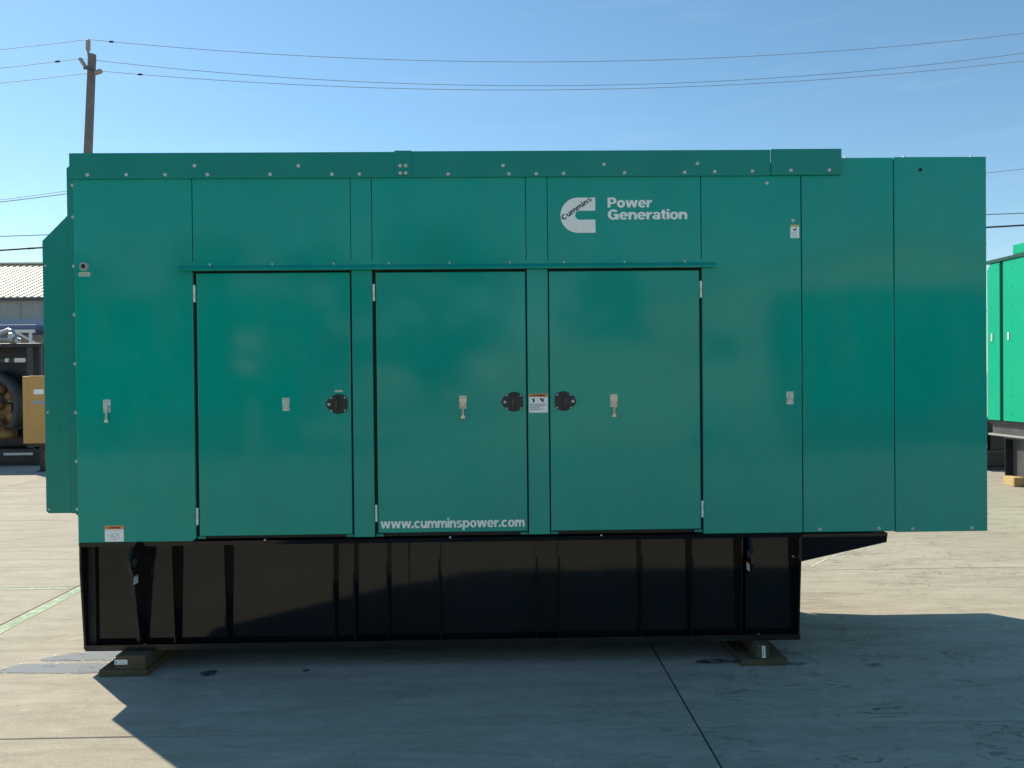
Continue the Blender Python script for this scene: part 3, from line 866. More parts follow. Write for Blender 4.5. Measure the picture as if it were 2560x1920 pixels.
# ---- emblem and lettering
CX, CZ, RO, RI = 0.4800, 2.6395, 0.1025, 0.0262
out = [(0.5815, CZ + RO), (CX + 0.004, CZ + RO)]
for i in range(1, 24):
    a = math.pi / 2 + math.pi * i / 24
    out.append((CX + RO * math.cos(a), CZ + RO * math.sin(a)))
out += [(CX + 0.004, CZ - RO), (0.5815, CZ - RO), (0.5815, CZ - RI)]
ICX = 0.490
out.append((ICX, CZ - RI))
for i in range(1, 12):
    a = -math.pi / 2 - math.pi * i / 12
    out.append((ICX + RI * math.cos(a), CZ + RI * math.sin(a)))
out += [(ICX, CZ + RI), (0.5815, CZ + RI)]
emb = MB().prism(out, 'y', -0.0009, 0.0, 0).build('emblem', 'decal', up3)
mb = MB(); text_on(mb, 'Cummins', 0.394, 0.394 + 0.207, 2.6085, 0.0305, -0.0013, 0, 0.07, R(34.5))
mb.build('lettering', 'logoink', up3)
mb = MB(); text_on(mb, 'Power', 0.654, 0.9135, 2.6830, 0.0585, -0.0010); mb.build('lettering', 'decal', up3)
mb = MB(); text_on(mb, 'Generation', 0.654, 1.1205, 2.6130, 0.0590, -0.0010); mb.build('lettering', 'decal', up3)
mb = MB(); text_on(mb, 'www.cumminspower.com', -0.688, 0.151, 0.8250, 0.0560, -0.0072); mb.build('lettering', 'labelwhite', doors[1])

# ---- base fuel tank
TZ0, TZ1, TW = 0.122, 0.763, 0.092
tank = MB()
tank.box(-2.405, 1.770, TW, W - 0.09, TZ0 + 0.010, 0.736)
tk = tank.build('tank_body', 'black', gen)
MB().prism([(0.0015, TZ1), (0.0075, 0.7375), (W - 0.002, 0.7375), (W - 0.002, TZ1)], 'x', -2.434, 1.786).build('tank_top_flange', 'black', gen)
mb = MB()
mb.prism([(0.030, TZ0), (0.030, TZ0 + 0.034), (0.036, TZ0 + 0.034), (0.036, TZ0 + 0.008), (W - 0.06, TZ0 + 0.008), (W - 0.06, TZ0)], 'x', -2.420, 1.783)
mb.build('tank_bottom_flange', 'scuffed', gen)


MB().box(-1.95, 1.40, 0.62, 0.72, 0.002, TZ0 - 0.001, 0, 0.003).build('under_tank_light_block', 'scuffed', gen)  # unseen added beam, keeps light from behind out of the gap under the tank


def rib(x, t=0.008, name='tank_rib', par=None):
    return MB().prism([(0.0085, 0.7365), (TW + 0.002, 0.7365), (TW + 0.002, TZ0 + 0.009), (0.040, TZ0 + 0.009), (0.040, TZ0 + 0.06), (0.0085, 0.640)], 'x', x - t / 2, x + t / 2).build(name, 'black', gen)


for x in (-1.906, -1.604, -0.972, -0.852, -0.656, -0.352, 0.222, 0.354, 0.840, 1.139, 1.434):
    rib(x)
MB().tube([(-0.535, TW - 0.004, 0.735), (-0.535, TW - 0.004, 0.46)], 0.004, 6).build('tank_drain_line', 'rubber', gen)
for x, t in ((-2.4255, 0.012), (1.776, 0.012)):
    MB().prism([(0.003, 0.7368), (W - 0.08, 0.7368), (W - 0.08, TZ0 + 0.0085), (0.0375, TZ0 + 0.0085), (0.0375, TZ0 + 0.05), (0.003, 0.60)], 'x', x - t / 2, x + t / 2).build('tank_end_plate', 'black', gen)
# narrow inner returns beside the end plates
MB().box(-2.4190, -2.376, 0.070, TW - 0.001, TZ0 + 0.012, 0.7360).build('tank_corner_post', 'rubber', gen)


def bracket(x, side):
    """lifting plate: tapered gusset with an eye and a small label"""
    s = -0.075
    mb = MB()
    prof = [(TW, 0.7360), (s + 0.035, 0.7360), (s + 0.006, 0.700), (s, 0.665), (s + 0.006, 0.628), (s + 0.030, 0.590), (0.030, 0.180), (0.040, TZ0 + 0.010), (TW, TZ0 + 0.010)]
    if side > 0:
        prof = [(TW, 0.7360), (s + 0.060, 0.7360), (s + 0.018, 0.66), (s + 0.012, 0.600), (s + 0.030, 0.575), (0.030, 0.52), (0.045, 0.18), (TW, TZ0 + 0.010)]
    mb.prism(prof, 'x', x - 0.010, x + 0.010, 0, 0.0015)
    br = mb.build('lifting_bracket', 'black', gen)
    fx = x + 0.0102 if side < 0 else x - 0.0102
    mb = MB()
    mb.lathe([(0.026, 0.0), (0.026, 0.002 * -side), (0.017, 0.0025 * -side), (0.016, 0.0005 * -side)], (fx, -0.025, 0.650), 'x', 18)
    mb.build('lifting_eye', 'shroud', br)
    x0, x1 = (fx, fx + 0.0008) if side < 0 else (fx - 0.0008, fx)
    zl = 0.575 if side < 0 else 0.600
    mb = MB()
    mb.box(x0, x1, -0.040, 0.010, zl - 0.048, zl, 0)
    mb.box(x0 - 0.0004 if side > 0 else x0, x1 if side > 0 else x1 + 0.0004, -0.040, 0.010, zl - 0.010, zl, 1)
    for q in range(4):
        mb.box(x0 - 0.0003, x1 + 0.0003, -0.034, 0.004, zl - 0.018 - q * 0.007, zl - 0.0155 - q * 0.007, 2)
    mb.build('warning_label', ['labelwhite', 'orange', 'greyink'], br)


bracket(-2.110, -1)
bracket(1.470, 1)
# support wing under the plenum
for y0 in (0.004, W - 0.090):
    mb = MB().prism([(1.7825, 0.7360), (2.294, 0.7360), (2.294, 0.701), (1.7825, 0.586)], 'y', y0, y0 + 0.012)
    mb.v = [(x, y + (0.736 - z) * 0.16, z) for x, y, z in mb.v]          # the gusset leans in a little
    mb.build('support_wing', 'black', gen)
MB().box(1.788, 2.296, 0.0015, W - 0.076, 0.7365, 0.7580, 0, 0.002).build('support_shelf', 'black', gen)
place('bolt', rivet, tk, (1.754, 0.0585, 0.612))
for x in (-1.36, -0.285, 0.60):
    place('bolt', rivet, gen, (x, 0.0005, 0.7665))
for x in (-2.088, 1.545):
    MB().lathe([(0.012, 0), (0.012, 0.006), (0.007, 0.007), (0.0065, 0.022), (0.002, 0.023)], (x, 0.055, TZ0 + 0.0085), 'z', 10).build('anchor_bolt', 'zinc', gen)

# ---- timber cribbing under the tank
pL = MB().box(-2.303, -2.026, -0.048, 0.42, 0.0015, 0.0400, 0, 0.003).build('wood_plank', 'oldwood', None, 'wide flat plank on the concrete under the tank\'s left end', 'plank', origin=(-2.165, 0.18, 0))
bL = MB().box(-2.208, -2.036, -0.046, 0.40, 0.0405, 0.1215, 0, 0.004).build('wood_block', 'oldwood', None, 'thick dark timber block with a white tag, under the tank\'s left end', 'block', origin=(-2.12, 0.18, 0.0405))
mb = MB(); mb.box(-2.212, -2.140, -0.0478, -0.0466, 0.071, 0.098)
mb.box(-2.206, -2.198, -0.0482, -0.0478, 0.076, 0.092, 1); words(mb, -2.190, -2.148, 0.089, -0.0478, 0.003, 1, 80); words(mb, -2.190, -2.148, 0.078, -0.0478, 0.003, 1, 81)
mb.build('paper_tag', ['labelwhite', 'greyink'], bL)
pR = MB().box(1.404, 1.678, -0.050, 0.42, 0.0015, 0.0390, 0, 0.003).build('wood_plank', 'oldwood', None, 'wide flat plank on the concrete under the tank\'s right end', 'plank', origin=(1.54, 0.18, 0))
bR = MB().box(1.497, 1.572, -0.040, 0.40, 0.0395, 0.1215, 0, 0.004).build('wood_block', 'oldwood', None, 'narrow upright timber block with a white tag, under the tank\'s right end', 'block', origin=(1.535, 0.18, 0.0395))
mb = MB(); mb.prism([(1.530, 0.046), (1.551, 0.044), (1.548, 0.114), (1.529, 0.113)], 'y', -0.0420, -0.0406)
for q in range(7):
    mb.box(1.535, 1.543, -0.0424, -0.0420, 0.053 + q * 0.008, 0.058 + q * 0.008, 1)
mb.build('paper_tag', ['labelwhite', 'greyink'], bR)

# ------------------------------------------------------------------ utility pole and lines
PX, PY = -14.55, 22.51
pole = empty('utility_pole', (PX, PY, 0), 'leaning grey wooden utility pole rising behind the green generator', 'pole')


def pole_at(z):
    return -14.10 + (z - 9.58) * 0.0556


mb = MB(); mb.tube([(pole_at(0), PY, -0.5), (pole_at(4), PY, 4), (pole_at(9), PY, 9), (pole_at(13), PY, 13.0)], [0.165, 0.16, 0.143, 0.130], 18)
mb.build('pole_shaft', 'polewood', pole)


def insulator(a, b, r):
    a, b = Vector(a), Vector(b)
    mb = MB()
    pts, rs = [], []
    N = 15
    for i in range(N + 1):
        t = i / N
        pts.append(a.lerp(b, t))
        rs.append(r * (0.45 if t < 0.12 else (1.0 if i % 2 else 0.74)))
    rs[-1] = r * 0.5
    mb.tube(pts, rs, 12)
    mb.build('insulator', 'porcelain', pole)


mb = MB(); mb.tube([(-14.02, PY - 0.02, 12.86), (-14.04, PY - 0.02, 13.10)], 0.03, 8); mb.build('insulator_pin', 'gutter', pole)
insulator((-14.04, PY - 0.02, 13.06), (-14.03, PY - 0.02, 13.51), 0.085)
insulator((-14.06, PY - 0.05, 12.47), (-14.29, PY - 0.10, 12.84), 0.075)
insulator((-13.82, PY - 0.05, 12.33), (-13.53, PY - 0.10, 12.40), 0.085)
mb = MB(); mb.box(-14.12, -13.80, PY - 0.20, PY - 0.15, 12.42, 12.50, 0, 0.01); mb.build('bracket', 'gutter', pole)


def catenary(p, q, sag, n=28):
    p, q = Vector(p), Vector(q)
    return [p.lerp(q, i / n) - Vector((0, 0, sag * 4 * (i / n) * (1 - i / n))) for i in range(n + 1)]


def power_line(pts_list, r, mat, label, name='power_line', splices=()):
    pts = []
    for s in pts_list:
        pts += s if not pts else s[1:]
    mb = MB(); mb.tube(pts, r, 6)
    o = mb.build(name, mat, None, label, 'power line', origin=pts[0])
    for sx in splices:
        i = min(range(len(pts) - 1), key=lambda k: abs((pts[k].x + pts[k + 1].x) / 2 - sx))
        a, b = pts[i], pts[i + 1]
        t = (sx - a.x) / (b.x - a.x)
        c = a.lerp(b, t); d = (b - a).normalized()
        MB().tube([c - d * 0.10, c - d * 0.05, c + d * 0.05, c + d * 0.10], [r * 1.2, 0.036, 0.036, r * 1.2], 8).build('splice_sleeve', 'cable', o)
    return o


XR = 21.5
power_line([catenary((-48, PY, 13.1), (-14.03, PY, 13.52), 0.95), catenary((-14.03, PY, 13.52), (XR, PY, 14.02), 1.04, 48)], 0.0095, 'wire',
           'topmost thin power line, carried over the very top of the pole', splices=(-13.25,))
power_line([catenary((-48, PY, 12.4), (-14.30, PY, 12.86), 0.95), catenary((-14.30, PY, 12.86), (XR, PY, 13.37), 1.22, 48)], 0.0095, 'wire',
           'middle thin power line, tied to the pole\'s left slanting insulator', splices=(-15.1,))
power_line([catenary((-48, PY, 11.95), (-13.52, PY, 12.42), 0.95), catenary((-13.52, PY, 12.42), (XR, PY, 13.04), 0.97, 48)], 0.0095, 'wire',
           'lowest of the three thin lines high overhead, on the pole\'s right insulator', splices=(-12.28,))
power_line([catenary((-48, PY, 7.6), (-14.35, PY, 8.36), 1.0), catenary((-14.35, PY, 8.36), (XR, PY, 9.22), 0.9, 40)], 0.0095, 'wire',
           'thin line meeting the pole just above a close second line, left of the generator')
power_line([catenary((-48, PY, 7.3), (-14.35, PY, 8.26), 0.85)], 0.016, 'wire',
           'lower of two close lines climbing to the pole left of the generator')
power_line([catenary((-48, PY, 6.75), (-14.35, PY, 6.82), 0.25), catenary((-14.35, PY, 6.82), (XR, PY, 7.42), 0.15, 40)], 0.018, 'wire',
           'nearly level grey line seen low at both sides of the generator')
power_line([catenary((-48, PY, 6.35), (-14.35, PY, 6.43), 0.55), catenary((-14.35, PY, 6.43), (XR, PY, 7.05), 0.35, 40)], 0.033, 'cable',
           'thick black cable, lowest of all the overhead lines', splices=(-16.1,))

# ------------------------------------------------------------------ warehouse behind on the left
BX0, BX1 = -46.0, -10.0
EY, RY, EZ, RZ = 35.51, 42.0, 6.04, 8.62
wh = empty('warehouse', ((BX0 + BX1) / 2, 42, 0), 'long warehouse with cream ribbed metal roof and grey wall behind the left end', 'warehouse')
PWD = 1.08
rp = MB()
npan = int((BX1 - BX0) / PWD)
L = Vector((0, RY - EY, RZ - EZ)); nrm = Vector((0, -(RZ - EZ), RY - EY)).normalized()
prof = []
for k in range(3):
    b0 = k * 0.36
    prof += [(b0, 0.0), (b0 + 0.23, 0.0), (b0 + 0.25, 0.055), (b0 + 0.335, 0.055)]
prof.append((1.08, 0.0))
vs = []
for t in (0.0, 1.0):
    for u, hgt in prof:
        q = L * t + nrm * hgt
        vs.append((u, q.y, q.z))
k = len(prof)
rp.add(vs, [[i, i + 1, k + i + 1, k + i] for i in range(k - 1)])
rpm = rp.mesh('roof_panel', 'roofmetal')
for i in range(npan):
    place('roof_panel', rpm, wh, (BX0 + i * PWD, EY - 0.25, EZ - 0.02))
MB().box(BX0, BX1, RY - 0.50, RY + 0.05, RZ + 0.015, RZ + 0.13, 0, 0.02).build('ridge_cap', 'siding', wh)
mb = MB(); mb.prism([(RY - 0.15, RZ - 0.02), (RY + 6, EZ - 0.2), (RY + 6, EZ - 0.3), (RY - 0.15, RZ - 0.12)], 'x', BX0, BX1); mb.build('rear_roof', 'roofmetal', wh)
MB().box(BX0, BX1, EY - 0.40, EY - 0.20, EZ - 0.17, EZ - 0.03, 0, 0.01).build('gutter', 'gutter', wh)
mb = MB()
prof = []
for k in range(10):
    b0 = k * 0.107
    prof += [(b0 + 0.01, 0.0), (b0 + 0.055, 0.0), (b0 + 0.065, -0.018), (b0 + 0.095, -0.018)]
vs = [(u, y, z) for z in (4.92, 5.88) for u, y in prof]
k = len(prof)
mb.add(vs, [[i, i + 1, k + i + 1, k + i] for i in range(k - 1)])
wpm = mb.mesh('wall_panel', 'siding')
for i in range(npan):
    place('wall_panel', wpm, wh, (BX0 + i * PWD, EY - 0.01, 0))
MB().box(BX0, BX1, EY, EY + 12.4, 0, 5.90).build('wall', 'siding', wh)
MB().box(BX0, BX1, EY - 0.10, EY - 0.012, 0.0, 4.915).build('wainscot', 'wainscot', wh)
awn = MB().box(BX0, -21.16, EY - 4.2, EY - 0.11, 4.10, 4.32, 0, 0.02).build('canopy', 'bluefascia', wh)
MB().box(BX0, -21.2, EY - 4.32, EY - 4.21, 3.94, 4.09, 0, 0.01).build('canopy_beam', 'whitepaint', awn)
MB().tube([(-22.0, EY - 4.26, 3.95), (-21.15, EY - 4.26, 3.45)], 0.06, 6).build('canopy_brace', 'whitepaint', awn)
MB().tube([(-26.5, EY - 4.26, 0), (-26.5, EY - 4.26, 3.95)], 0.07, 8).build('canopy_post', 'whitepaint', awn)
MB().tube([(-21.4, EY - 4.26, 0), (-21.4, EY - 4.26, 3.95)], 0.07, 8).build('canopy_post', 'whitepaint', awn)

# ------------------------------------------------------------------ open engine set at the left edge
OY = 11.3
og = empty('engine_generator', (-10.6, OY + 1, 0), 'black open-frame engine set with tan engine inside a round shroud', 'engine')
mb = MB(); mb.box(-12.6, -9.28, OY - 0.05, OY + 0.12, 0.05, 0.34, 0, 0.01); mb.box(-12.6, -9.28, OY + 1.6, OY + 1.8, 0.05, 0.34, 0, 0.01); mb.box(-12.6, -9.28, OY - 0.05, OY + 1.8, 0.0, 0.05)
mb.build('skid', 'machblack', og)
MB().box(-9.98, -9.40, OY - 0.09, OY - 0.055, 0.215, 0.265, 0, 0.005).build('skid_strip', 'whitepaint', og)
mb = MB(); mb.box(-12.5, -9.26, OY + 0.55, OY + 1.5, 0.34, 2.48, 0, 0.015)
mb.build('radiator_housing', 'machblack', og)
mb = MB(); mb.box(-12.5, -9.26, OY + 0.02, OY + 0.10, 2.40, 2.48, 0, 0.008); mb.box(-12.5, -9.26, OY + 0.11, OY + 0.54, 2.44, 2.475)
mb.build('top_frame', 'machblack', og)
for x in (-12.45, -9.55, -9.30):
    MB().box(x, x + 0.08 if x < -9.5 else x + 0.035, OY + 0.02, OY + 0.10, 0.345, 2.395, 0, 0.006).build('frame_post', 'shroud', og)
MB().box(-12.36, -9.56, OY + 0.04, OY + 0.09, 2.10, 2.17, 0, 0.006).build('cross_bar', 'shroud', og)
MB().box(-9.79, -9.575, OY + 0.005, OY + 0.038, 2.095, 2.178).build('white_plate', 'whitepaint', og)
MB().prism([(-9.985, 2.100), (-9.925, 2.100), (-9.910, 2.175), (-9.975, 2.175)], 'y', OY + 0.005, OY + 0.038).build('white_plate', 'whitepaint', og)
mb = MB()
pr = []
cx, cz = -10.48, 1.18
for i in range(29):
    a = R(-35) + i * R(250) / 28
    pr.append(a)
vs = []
for a in pr:
    for r_, y_ in ((0.66, OY + 0.50), (0.70, OY + 0.16), (0.58, OY + 0.12), (0.54, OY + 0.50)):
        vs.append((cx + r_ * math.cos(a), y_, cz + r_ * 1.12 * math.sin(a)))
fs = []
for i in range(28):
    for q in range(4):
        fs.append([i * 4 + q, i * 4 + (q + 1) % 4, i * 4 + 4 + (q + 1) % 4, i * 4 + 4 + q])
mb.add(vs, fs, 0, True)
mb.build('fan_shroud', 'shroud', og)
rr = random.Random(5)
mb = MB()
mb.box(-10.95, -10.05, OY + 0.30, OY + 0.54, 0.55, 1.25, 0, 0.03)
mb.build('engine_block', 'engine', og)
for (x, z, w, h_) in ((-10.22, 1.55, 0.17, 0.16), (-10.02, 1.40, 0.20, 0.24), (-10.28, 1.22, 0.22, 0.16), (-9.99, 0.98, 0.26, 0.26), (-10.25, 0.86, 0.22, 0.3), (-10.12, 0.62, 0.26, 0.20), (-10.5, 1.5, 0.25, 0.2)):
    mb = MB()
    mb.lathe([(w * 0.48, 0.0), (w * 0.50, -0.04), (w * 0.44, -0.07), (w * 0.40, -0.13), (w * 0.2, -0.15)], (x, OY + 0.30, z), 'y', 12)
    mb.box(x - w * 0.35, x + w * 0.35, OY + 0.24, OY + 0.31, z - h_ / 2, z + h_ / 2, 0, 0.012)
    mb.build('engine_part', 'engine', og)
mb = MB(); mb.tube([(-10.35, OY + 0.2, 1.12), (-10.1, OY + 0.12, 0.80), (-9.85, OY + 0.14, 0.72), (-9.72, OY + 0.3, 0.8)], 0.018, 8); mb.build('hose', 'shroud', og)
mb = MB(); mb.tube([(-10.3, OY + 0.3, 2.68), (-10.08, OY + 0.3, 2.77), (-9.97, OY + 0.25, 2.74), (-9.90, OY + 0.25, 2.60), (-9.84, OY + 0.25, 2.49)], 0.045, 10)
mb.tube([(-10.4, OY + 0.2, 2.56), (-9.98, OY + 0.2, 2.58), (-9.78, OY + 0.2, 2.56)], 0.035, 10)
mb.box(-10.0, -9.90, OY + 0.13, OY + 0.3, 2.55, 2.70, 0, 0.02); mb.box(-9.86, -9.80, OY + 0.15, OY + 0.25, 2.48, 2.60, 0, 0.01)
mb.build('exhaust_pipe', 'silver', og)

# tan control cabinet in front of it
CY = 10.1
cab = empty('control_cabinet', (-8.55, CY + 0.2, 0), 'tan metal control cabinet on black legs beside the black engine', 'cabinet')
MB().box(-8.915, -8.20, CY + 0.02, CY + 0.42, 0.535, 1.800, 0, 0.008).build('cabinet_body', 'tan', cab)
MB().box(-8.775, -8.22, CY - 0.008, CY + 0.019, 0.548, 1.808, 0, 0.005).build('cabinet_door', 'tan', cab)
MB().box(-8.70, -8.24, CY - 0.012, CY - 0.0085, 1.36, 1.78, 0, 0.002).build('door_panel', 'tan', cab)
MB().box(-8.685, -8.50, CY - 0.017, CY - 0.0125, 1.462, 1.555).build('white_label', 'labelwhite', cab)
MB().box(-8.735, -8.40, CY - 0.012, CY - 0.0085, 1.275, 1.345).build('grey_label', 'labelgrey', cab)
for x in (-8.66, -8.30):
    MB().box(x, x + 0.07, CY + 0.10, CY + 0.20, 0.012, 0.534, 0, 0.005).build('leg', 'machblack', cab)
    MB().box(x - 0.03, x + 0.12, CY + 0.05, CY + 0.25, 0.0, 0.012).build('foot', 'machblack', cab)
MB().box(-8.88, -8.22, CY + 0.06, CY + 0.38, 0.47, 0.534, 0, 0.004).build('base_rail', 'machblack', cab)
MB().tube([(-8.80, CY + 0.12, 0.47), (-8.72, CY + 0.1, 0.40), (-8.60, CY + 0.1, 0.39), (-8.55, CY + 0.12, 0.45)], 0.015, 8).build('cable_loop', 'shroud', cab)

# ------------------------------------------------------------------ second green set, side-on at the right edge
FX, FY0, FY1 = 7.64, 1.6, 7.36
g2 = empty('generator_set', (FX + 0.75, (FY0 + FY1) / 2, 0), 'bright sunlit green generator on a grey base tank at the right edge', 'generator')
MB().box(FX + 0.03, FX + 1.5, FY0, FY1 - 0.01, 0.965, 3.37, 0, 0.01).build('enclosure_body', 'darkgreen', g2)
ycuts = [FY1, 7.065, 6.985, 5.95, 5.88, 4.7, 4.63, 3.4, 3.33, FY0]
rp_ = MB(); rp_.lathe([(0.010, 0.0), (0.009, -0.005), (0.003, -0.008)], (0, 0, 0), 'x', 10)
prm = rp_.mesh('rivet', 'greentank')
wht = MB(); wht.box(-0.012, 0, -0.018, 0.018, -0.06, 0.06, 0, 0.004)
whm = wht.mesh('white_plate', 'whitepaint')
for i in range(0, len(ycuts), 2):
    ya, yb = ycuts[i], ycuts[i + 1]
    if i == 0:
        mb = MB().prism([(ya, 0.965), (ya, 3.28), (ya - 0.08, 3.37), (yb, 3.37), (yb, 0.965)], 'x', FX, FX + 0.029, 0, 0.003)
    else:
        mb = MB().box(FX, FX + 0.029, yb, ya, 0.965, 3.37, 0, 0.004)
    pn = mb.build('side_panel', 'greentank', g2)
    for k in range(9):
        place('rivet', prm, pn, (FX, ya - (0.10 if i == 0 else 0.20), 1.08 + k * 0.27))
    place('white_plate', whm, pn, (FX, ya - (0.12 if i == 0 else 0.13), 2.235))
MB().box(FX - 0.015, FX + 1.5, FY0, FY1 + 0.02, 3.375, 3.430, 0, 0.006).build('roof_trim', 'darkgreen', g2)
rb = MB().box(FX + 0.0, FX + 1.4, FY0 + 0.1, 6.76, 3.435, 3.575, 0, 0.006).build('roof_box', 'greentank', g2)
MB().box(FX + 0.02, FX + 1.46, FY0, FY1 - 0.02, 0.905, 0.962).build('base_gasket', 'machblack', g2)
MB().box(FX + 0.06, FX + 1.45, FY0, FY1 - 0.03, 0.755, 0.904, 0, 0.004).build('base_beam', 'dustytank', g2)
MB().box(FX + 0.01, FX + 1.47, FY0, FY1, 0.725, 0.754, 0, 0.003).build('base_lip', 'labelgrey', g2)
MB().box(FX + 0.14, FX + 1.40, FY0 + 0.2, 6.985, 0.135, 0.6965, 0, 0.004).build('tank_body', 'dustytank', g2)
MB().box(FX + 0.02, FX + 1.45, FY0 + 0.2, 7.00, 0.697, 0.7245).build('tank_top', 'machblack', g2)
MB().box(FX + 0.03, FX + 1.42, 6.988, 7.00, 0.135, 0.6965).build('tank_end_plate', 'machblack', g2)
for y in (6.0, 5.0, 4.0, 3.0):
    MB().box(FX + 0.03, FX + 0.139, y, y + 0.012, 0.135, 0.6965).build('tank_rib', 'dustytank', g2)
wb = MB().box(FX - 0.01, FX + 0.95, 6.735, 6.985, 0.0015, 0.1345, 0, 0.006).build('wood_block', 'newwood', None, 'pale sunlit timber block under the right-hand generator\'s tank', 'block', origin=(FX + 0.5, 6.86, 0))
MB().box(FX - 0.01, FX + 0.95, 2.0, 2.25, 0.0015, 0.1345, 0, 0.006).build('wood_block', 'newwood', None, 'timber block under the far unseen end of the right-hand generator', 'block', origin=(FX + 0.5, 2.1, 0))

# dark steel skid standing behind it
sk = empty('steel_skid', (9.0, 9.2, 0), 'black steel skid frame standing in shade behind the right-hand generator\'s tank', 'skid')
MB().box(8.25, 10.6, 8.75, 9.9, 0.06, 0.85, 0, 0.01).build('skid_body', 'machblack', sk)
for z0, z1 in ((0.0, 0.055), (0.30, 0.345), (0.62, 0.66), (0.86, 0.92)):
    MB().box(8.22, 10.62, 8.68, 8.745, z0, z1, 0, 0.004).build('skid_rail', 'shroud', sk)
for x in (8.55, 9.3, 10.2):
    MB().box(x, x + 0.09, 8.69, 8.745, 0.35, 0.615, 0, 0.004).build('skid_post', 'machblack', sk)

# ------------------------------------------------------------------ the row parked behind the photographer (seen only as soft reflections)
def copy_tree(o, parent=None):
    c = o.copy(); col.objects.link(c); c.parent = parent
    for ch in list(o.children):
        copy_tree(ch, c)
    return c


for (x, y, a, lab) in ((-7.2, -13.2, -90, 'green generator parked across the yard, reflected in the left side panel'),
                       (9.2, -12.6, -90, 'green generator parked across the yard, reflected in the right side panels')):
    c = copy_tree(g2)
    c.location = (x, y, 0); c.rotation_euler = (0, 0, R(a))
    c['label'] = lab

ct = empty('storage_container', (2.35, -15.2, 0), 'cream corrugated storage container across the yard, reflected in the right door', 'container')
M['containercream'] = simple('cream_container_paint', (0.58, 0.53, 0.42), 0.5, 0, 0.08, 3)
mb = MB()
pr = []
x = 0.2
while x < 4.5:
    pr += [(x, -14.04), (x + 0.07, -14.04), (x + 0.105, -14.00), (x + 0.175, -14.00)]
    x += 0.21
pr += [(4.5, -14.04), (4.5, -16.4), (0.2, -16.4)]
mb.prism(pr, 'z', 0.16, 2.44); mb.build('container_wall', 'containercream', ct)
for x in (0.08, 4.50):
    for y in (-16.5, -14.08):
        MB().box(x, x + 0.12, y, y + 0.10, 0.0, 2.59, 0, 0.006).build('corner_post', 'containercream', ct)
for z in (0.03, 2.445):
    MB().box(0.20, 4.50, -14.07, -13.99, z, z + 0.125, 0, 0.006).build('side_rail', 'containercream', ct)
MB().box(0.10, 4.60, -16.45, -14.02, 2.572, 2.592).build('container_roof', 'containercream', ct)

ps = empty('sign_post', (-5.0, -11.2, 0), 'white post with two small sign boards across the yard, reflected in the left door', 'post')
MB().box(-5.06, -4.94, -11.26, -11.14, 0.0, 1.25, 0, 0.01).build('post', 'whitepaint', ps)
MB().tube([(-5.0, -11.2, 1.25), (-5.0, -11.2, 2.6)], 0.03, 8).build('post_tube', 'gutter', ps)
MB().box(-5.26, -4.80, -11.15, -11.10, 1.80, 2.15, 0, 0.008).build('sign_board', 'whitepaint', ps)
MB().box(-5.16, -4.72, -11.15, -11.10, 2.30, 2.68, 0, 0.008).build('sign_board', 'whitepaint', ps)

sh = empty('storage_shed', (24, -46, 0), 'large pale gabled metal shed across the yard, reflected in the right side panels', 'shed')
MB().prism([(9, 0), (36, 0), (36, 6.2), (22.5, 9.4), (9, 6.2)], 'y', -52.0, -38.0).build('shed_wall', 'containercream', sh)
for a, b in (((8.6, 6.25), (22.5, 9.55)), ((22.5, 9.55), (36.4, 6.25))):
    MB().prism([a, b, (b[0], b[1] + 0.12), (a[0], a[1] + 0.12)], 'y', -52.3, -37.7).build('shed_roof', 'roofmetal', sh)
MB().box(17.5, 23.0, -38.0 + 0.004, -37.92, 0.0, 4.6, 0, 0.02).build('shed_door', 'gutter', sh)
for x in (11.0, 26.5, 31.0):
    MB().box(x, x + 2.2, -38.0 + 0.004, -37.94, 2.4, 3.9, 0, 0.02).build('shed_window', 'gutter', sh)

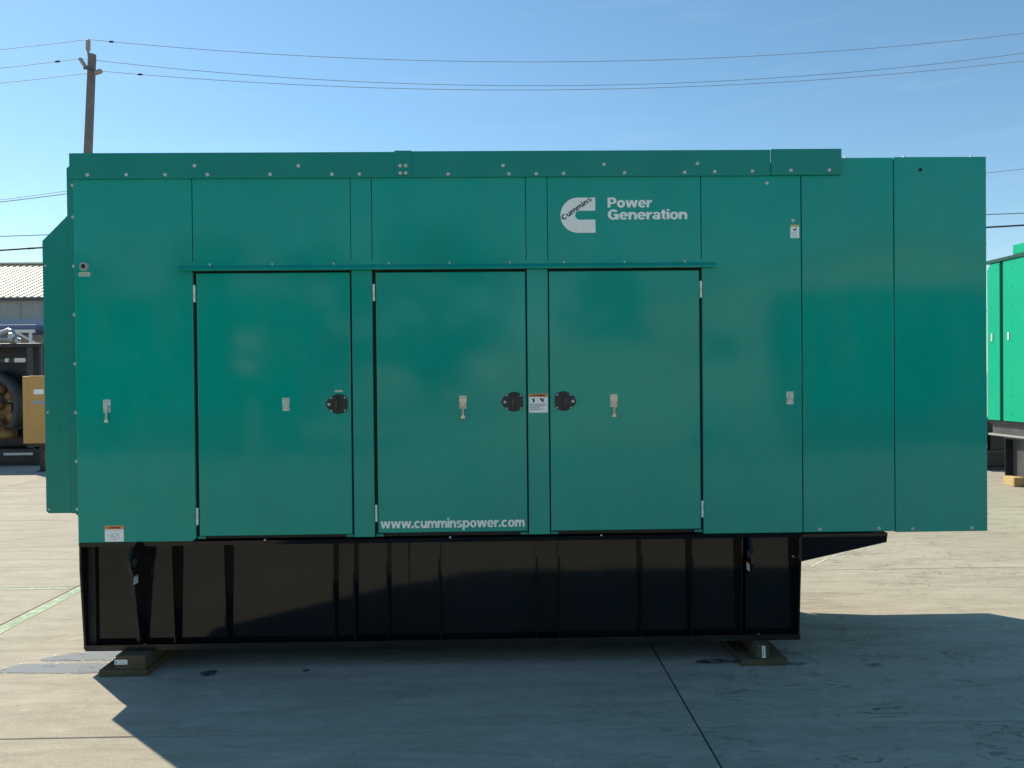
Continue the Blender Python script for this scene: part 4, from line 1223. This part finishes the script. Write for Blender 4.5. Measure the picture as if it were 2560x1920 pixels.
# trees along the far side of the yard
M['leaf'] = simple('dark_green_leaves', (0.035, 0.060, 0.018), 0.6, 0, 0.5, 1.5)
M['bark'] = simple('brown_bark', (0.07, 0.05, 0.035), 0.9, 0, 0.3, 6)
tr_rng = random.Random(11)
tree0 = empty('yard_tree', (0, 0, 0), 'dark leafy tree in the row across the yard, seen only as a soft reflection', 'tree', 'trees reflected in the green doors')
mb = MB(); mb.tube([(0, 0, -0.2), (0.05, 0, 1.2), (0.0, 0.08, 2.6), (0.1, 0.05, 4.6)], [0.26, 0.20, 0.16, 0.06], 10)
for k in range(7):
    a = k * 2.4
    z = 1.9 + 0.35 * k
    mb.tube([(0.03, 0.03, z), (1.0 * math.cos(a), 1.0 * math.sin(a), z + 0.8), (1.8 * math.cos(a), 1.8 * math.sin(a), z + 1.2)], [0.08, 0.05, 0.02], 6)
mb.build('trunk', 'bark', tree0)
mb = MB()
clumps = []
for k in range(34):
    a, u = tr_rng.uniform(0, 6.283), tr_rng.random() ** 0.5
    z = tr_rng.uniform(1.6, 7.2)
    w = 2.7 * math.sin(min(1.0, (z - 1.0) / 6.6) * math.pi) ** 0.7 + 0.2
    clumps.append((u * w * math.cos(a), u * w * math.sin(a), z, tr_rng.uniform(0.6, 1.15)))
for cx, cy, cz, cr in clumps:
    for q in range(85):
        d = Vector((tr_rng.gauss(0, 1), tr_rng.gauss(0, 1), tr_rng.gauss(0, 0.8))).normalized() * cr * tr_rng.random() ** 0.4
        p = Vector((cx, cy, cz)) + d
        e = Euler((tr_rng.uniform(0, 6), tr_rng.uniform(0, 6), tr_rng.uniform(0, 6))).to_matrix()
        h_ = tr_rng.uniform(0.09, 0.17)
        mb.add([p + e @ Vector((-h_, -h_ * .6, 0)), p + e @ Vector((h_, -h_ * .6, 0)), p + e @ Vector((h_ * .6, h_, 0)), p + e @ Vector((-h_ * .6, h_, 0))], [[0, 1, 2, 3]])
mb.build('crown', 'leaf', tree0)
for k, (x, y, sc_) in enumerate(((-30, -31, 1.0), (-24.5, -33, 1.15), (-19, -30, 0.95), (-13.5, -32, 1.1), (-8.2, -30.5, 1.0), (-3.4, -33, 1.2), (5.5, -32, 0.9), (41, -37, 1.1))):
    t = tree0 if k == 0 else copy_tree(tree0)
    t.location = (x, y, 0); t.rotation_euler = (0, 0, k * 1.3); t.scale = (sc_, sc_, sc_)
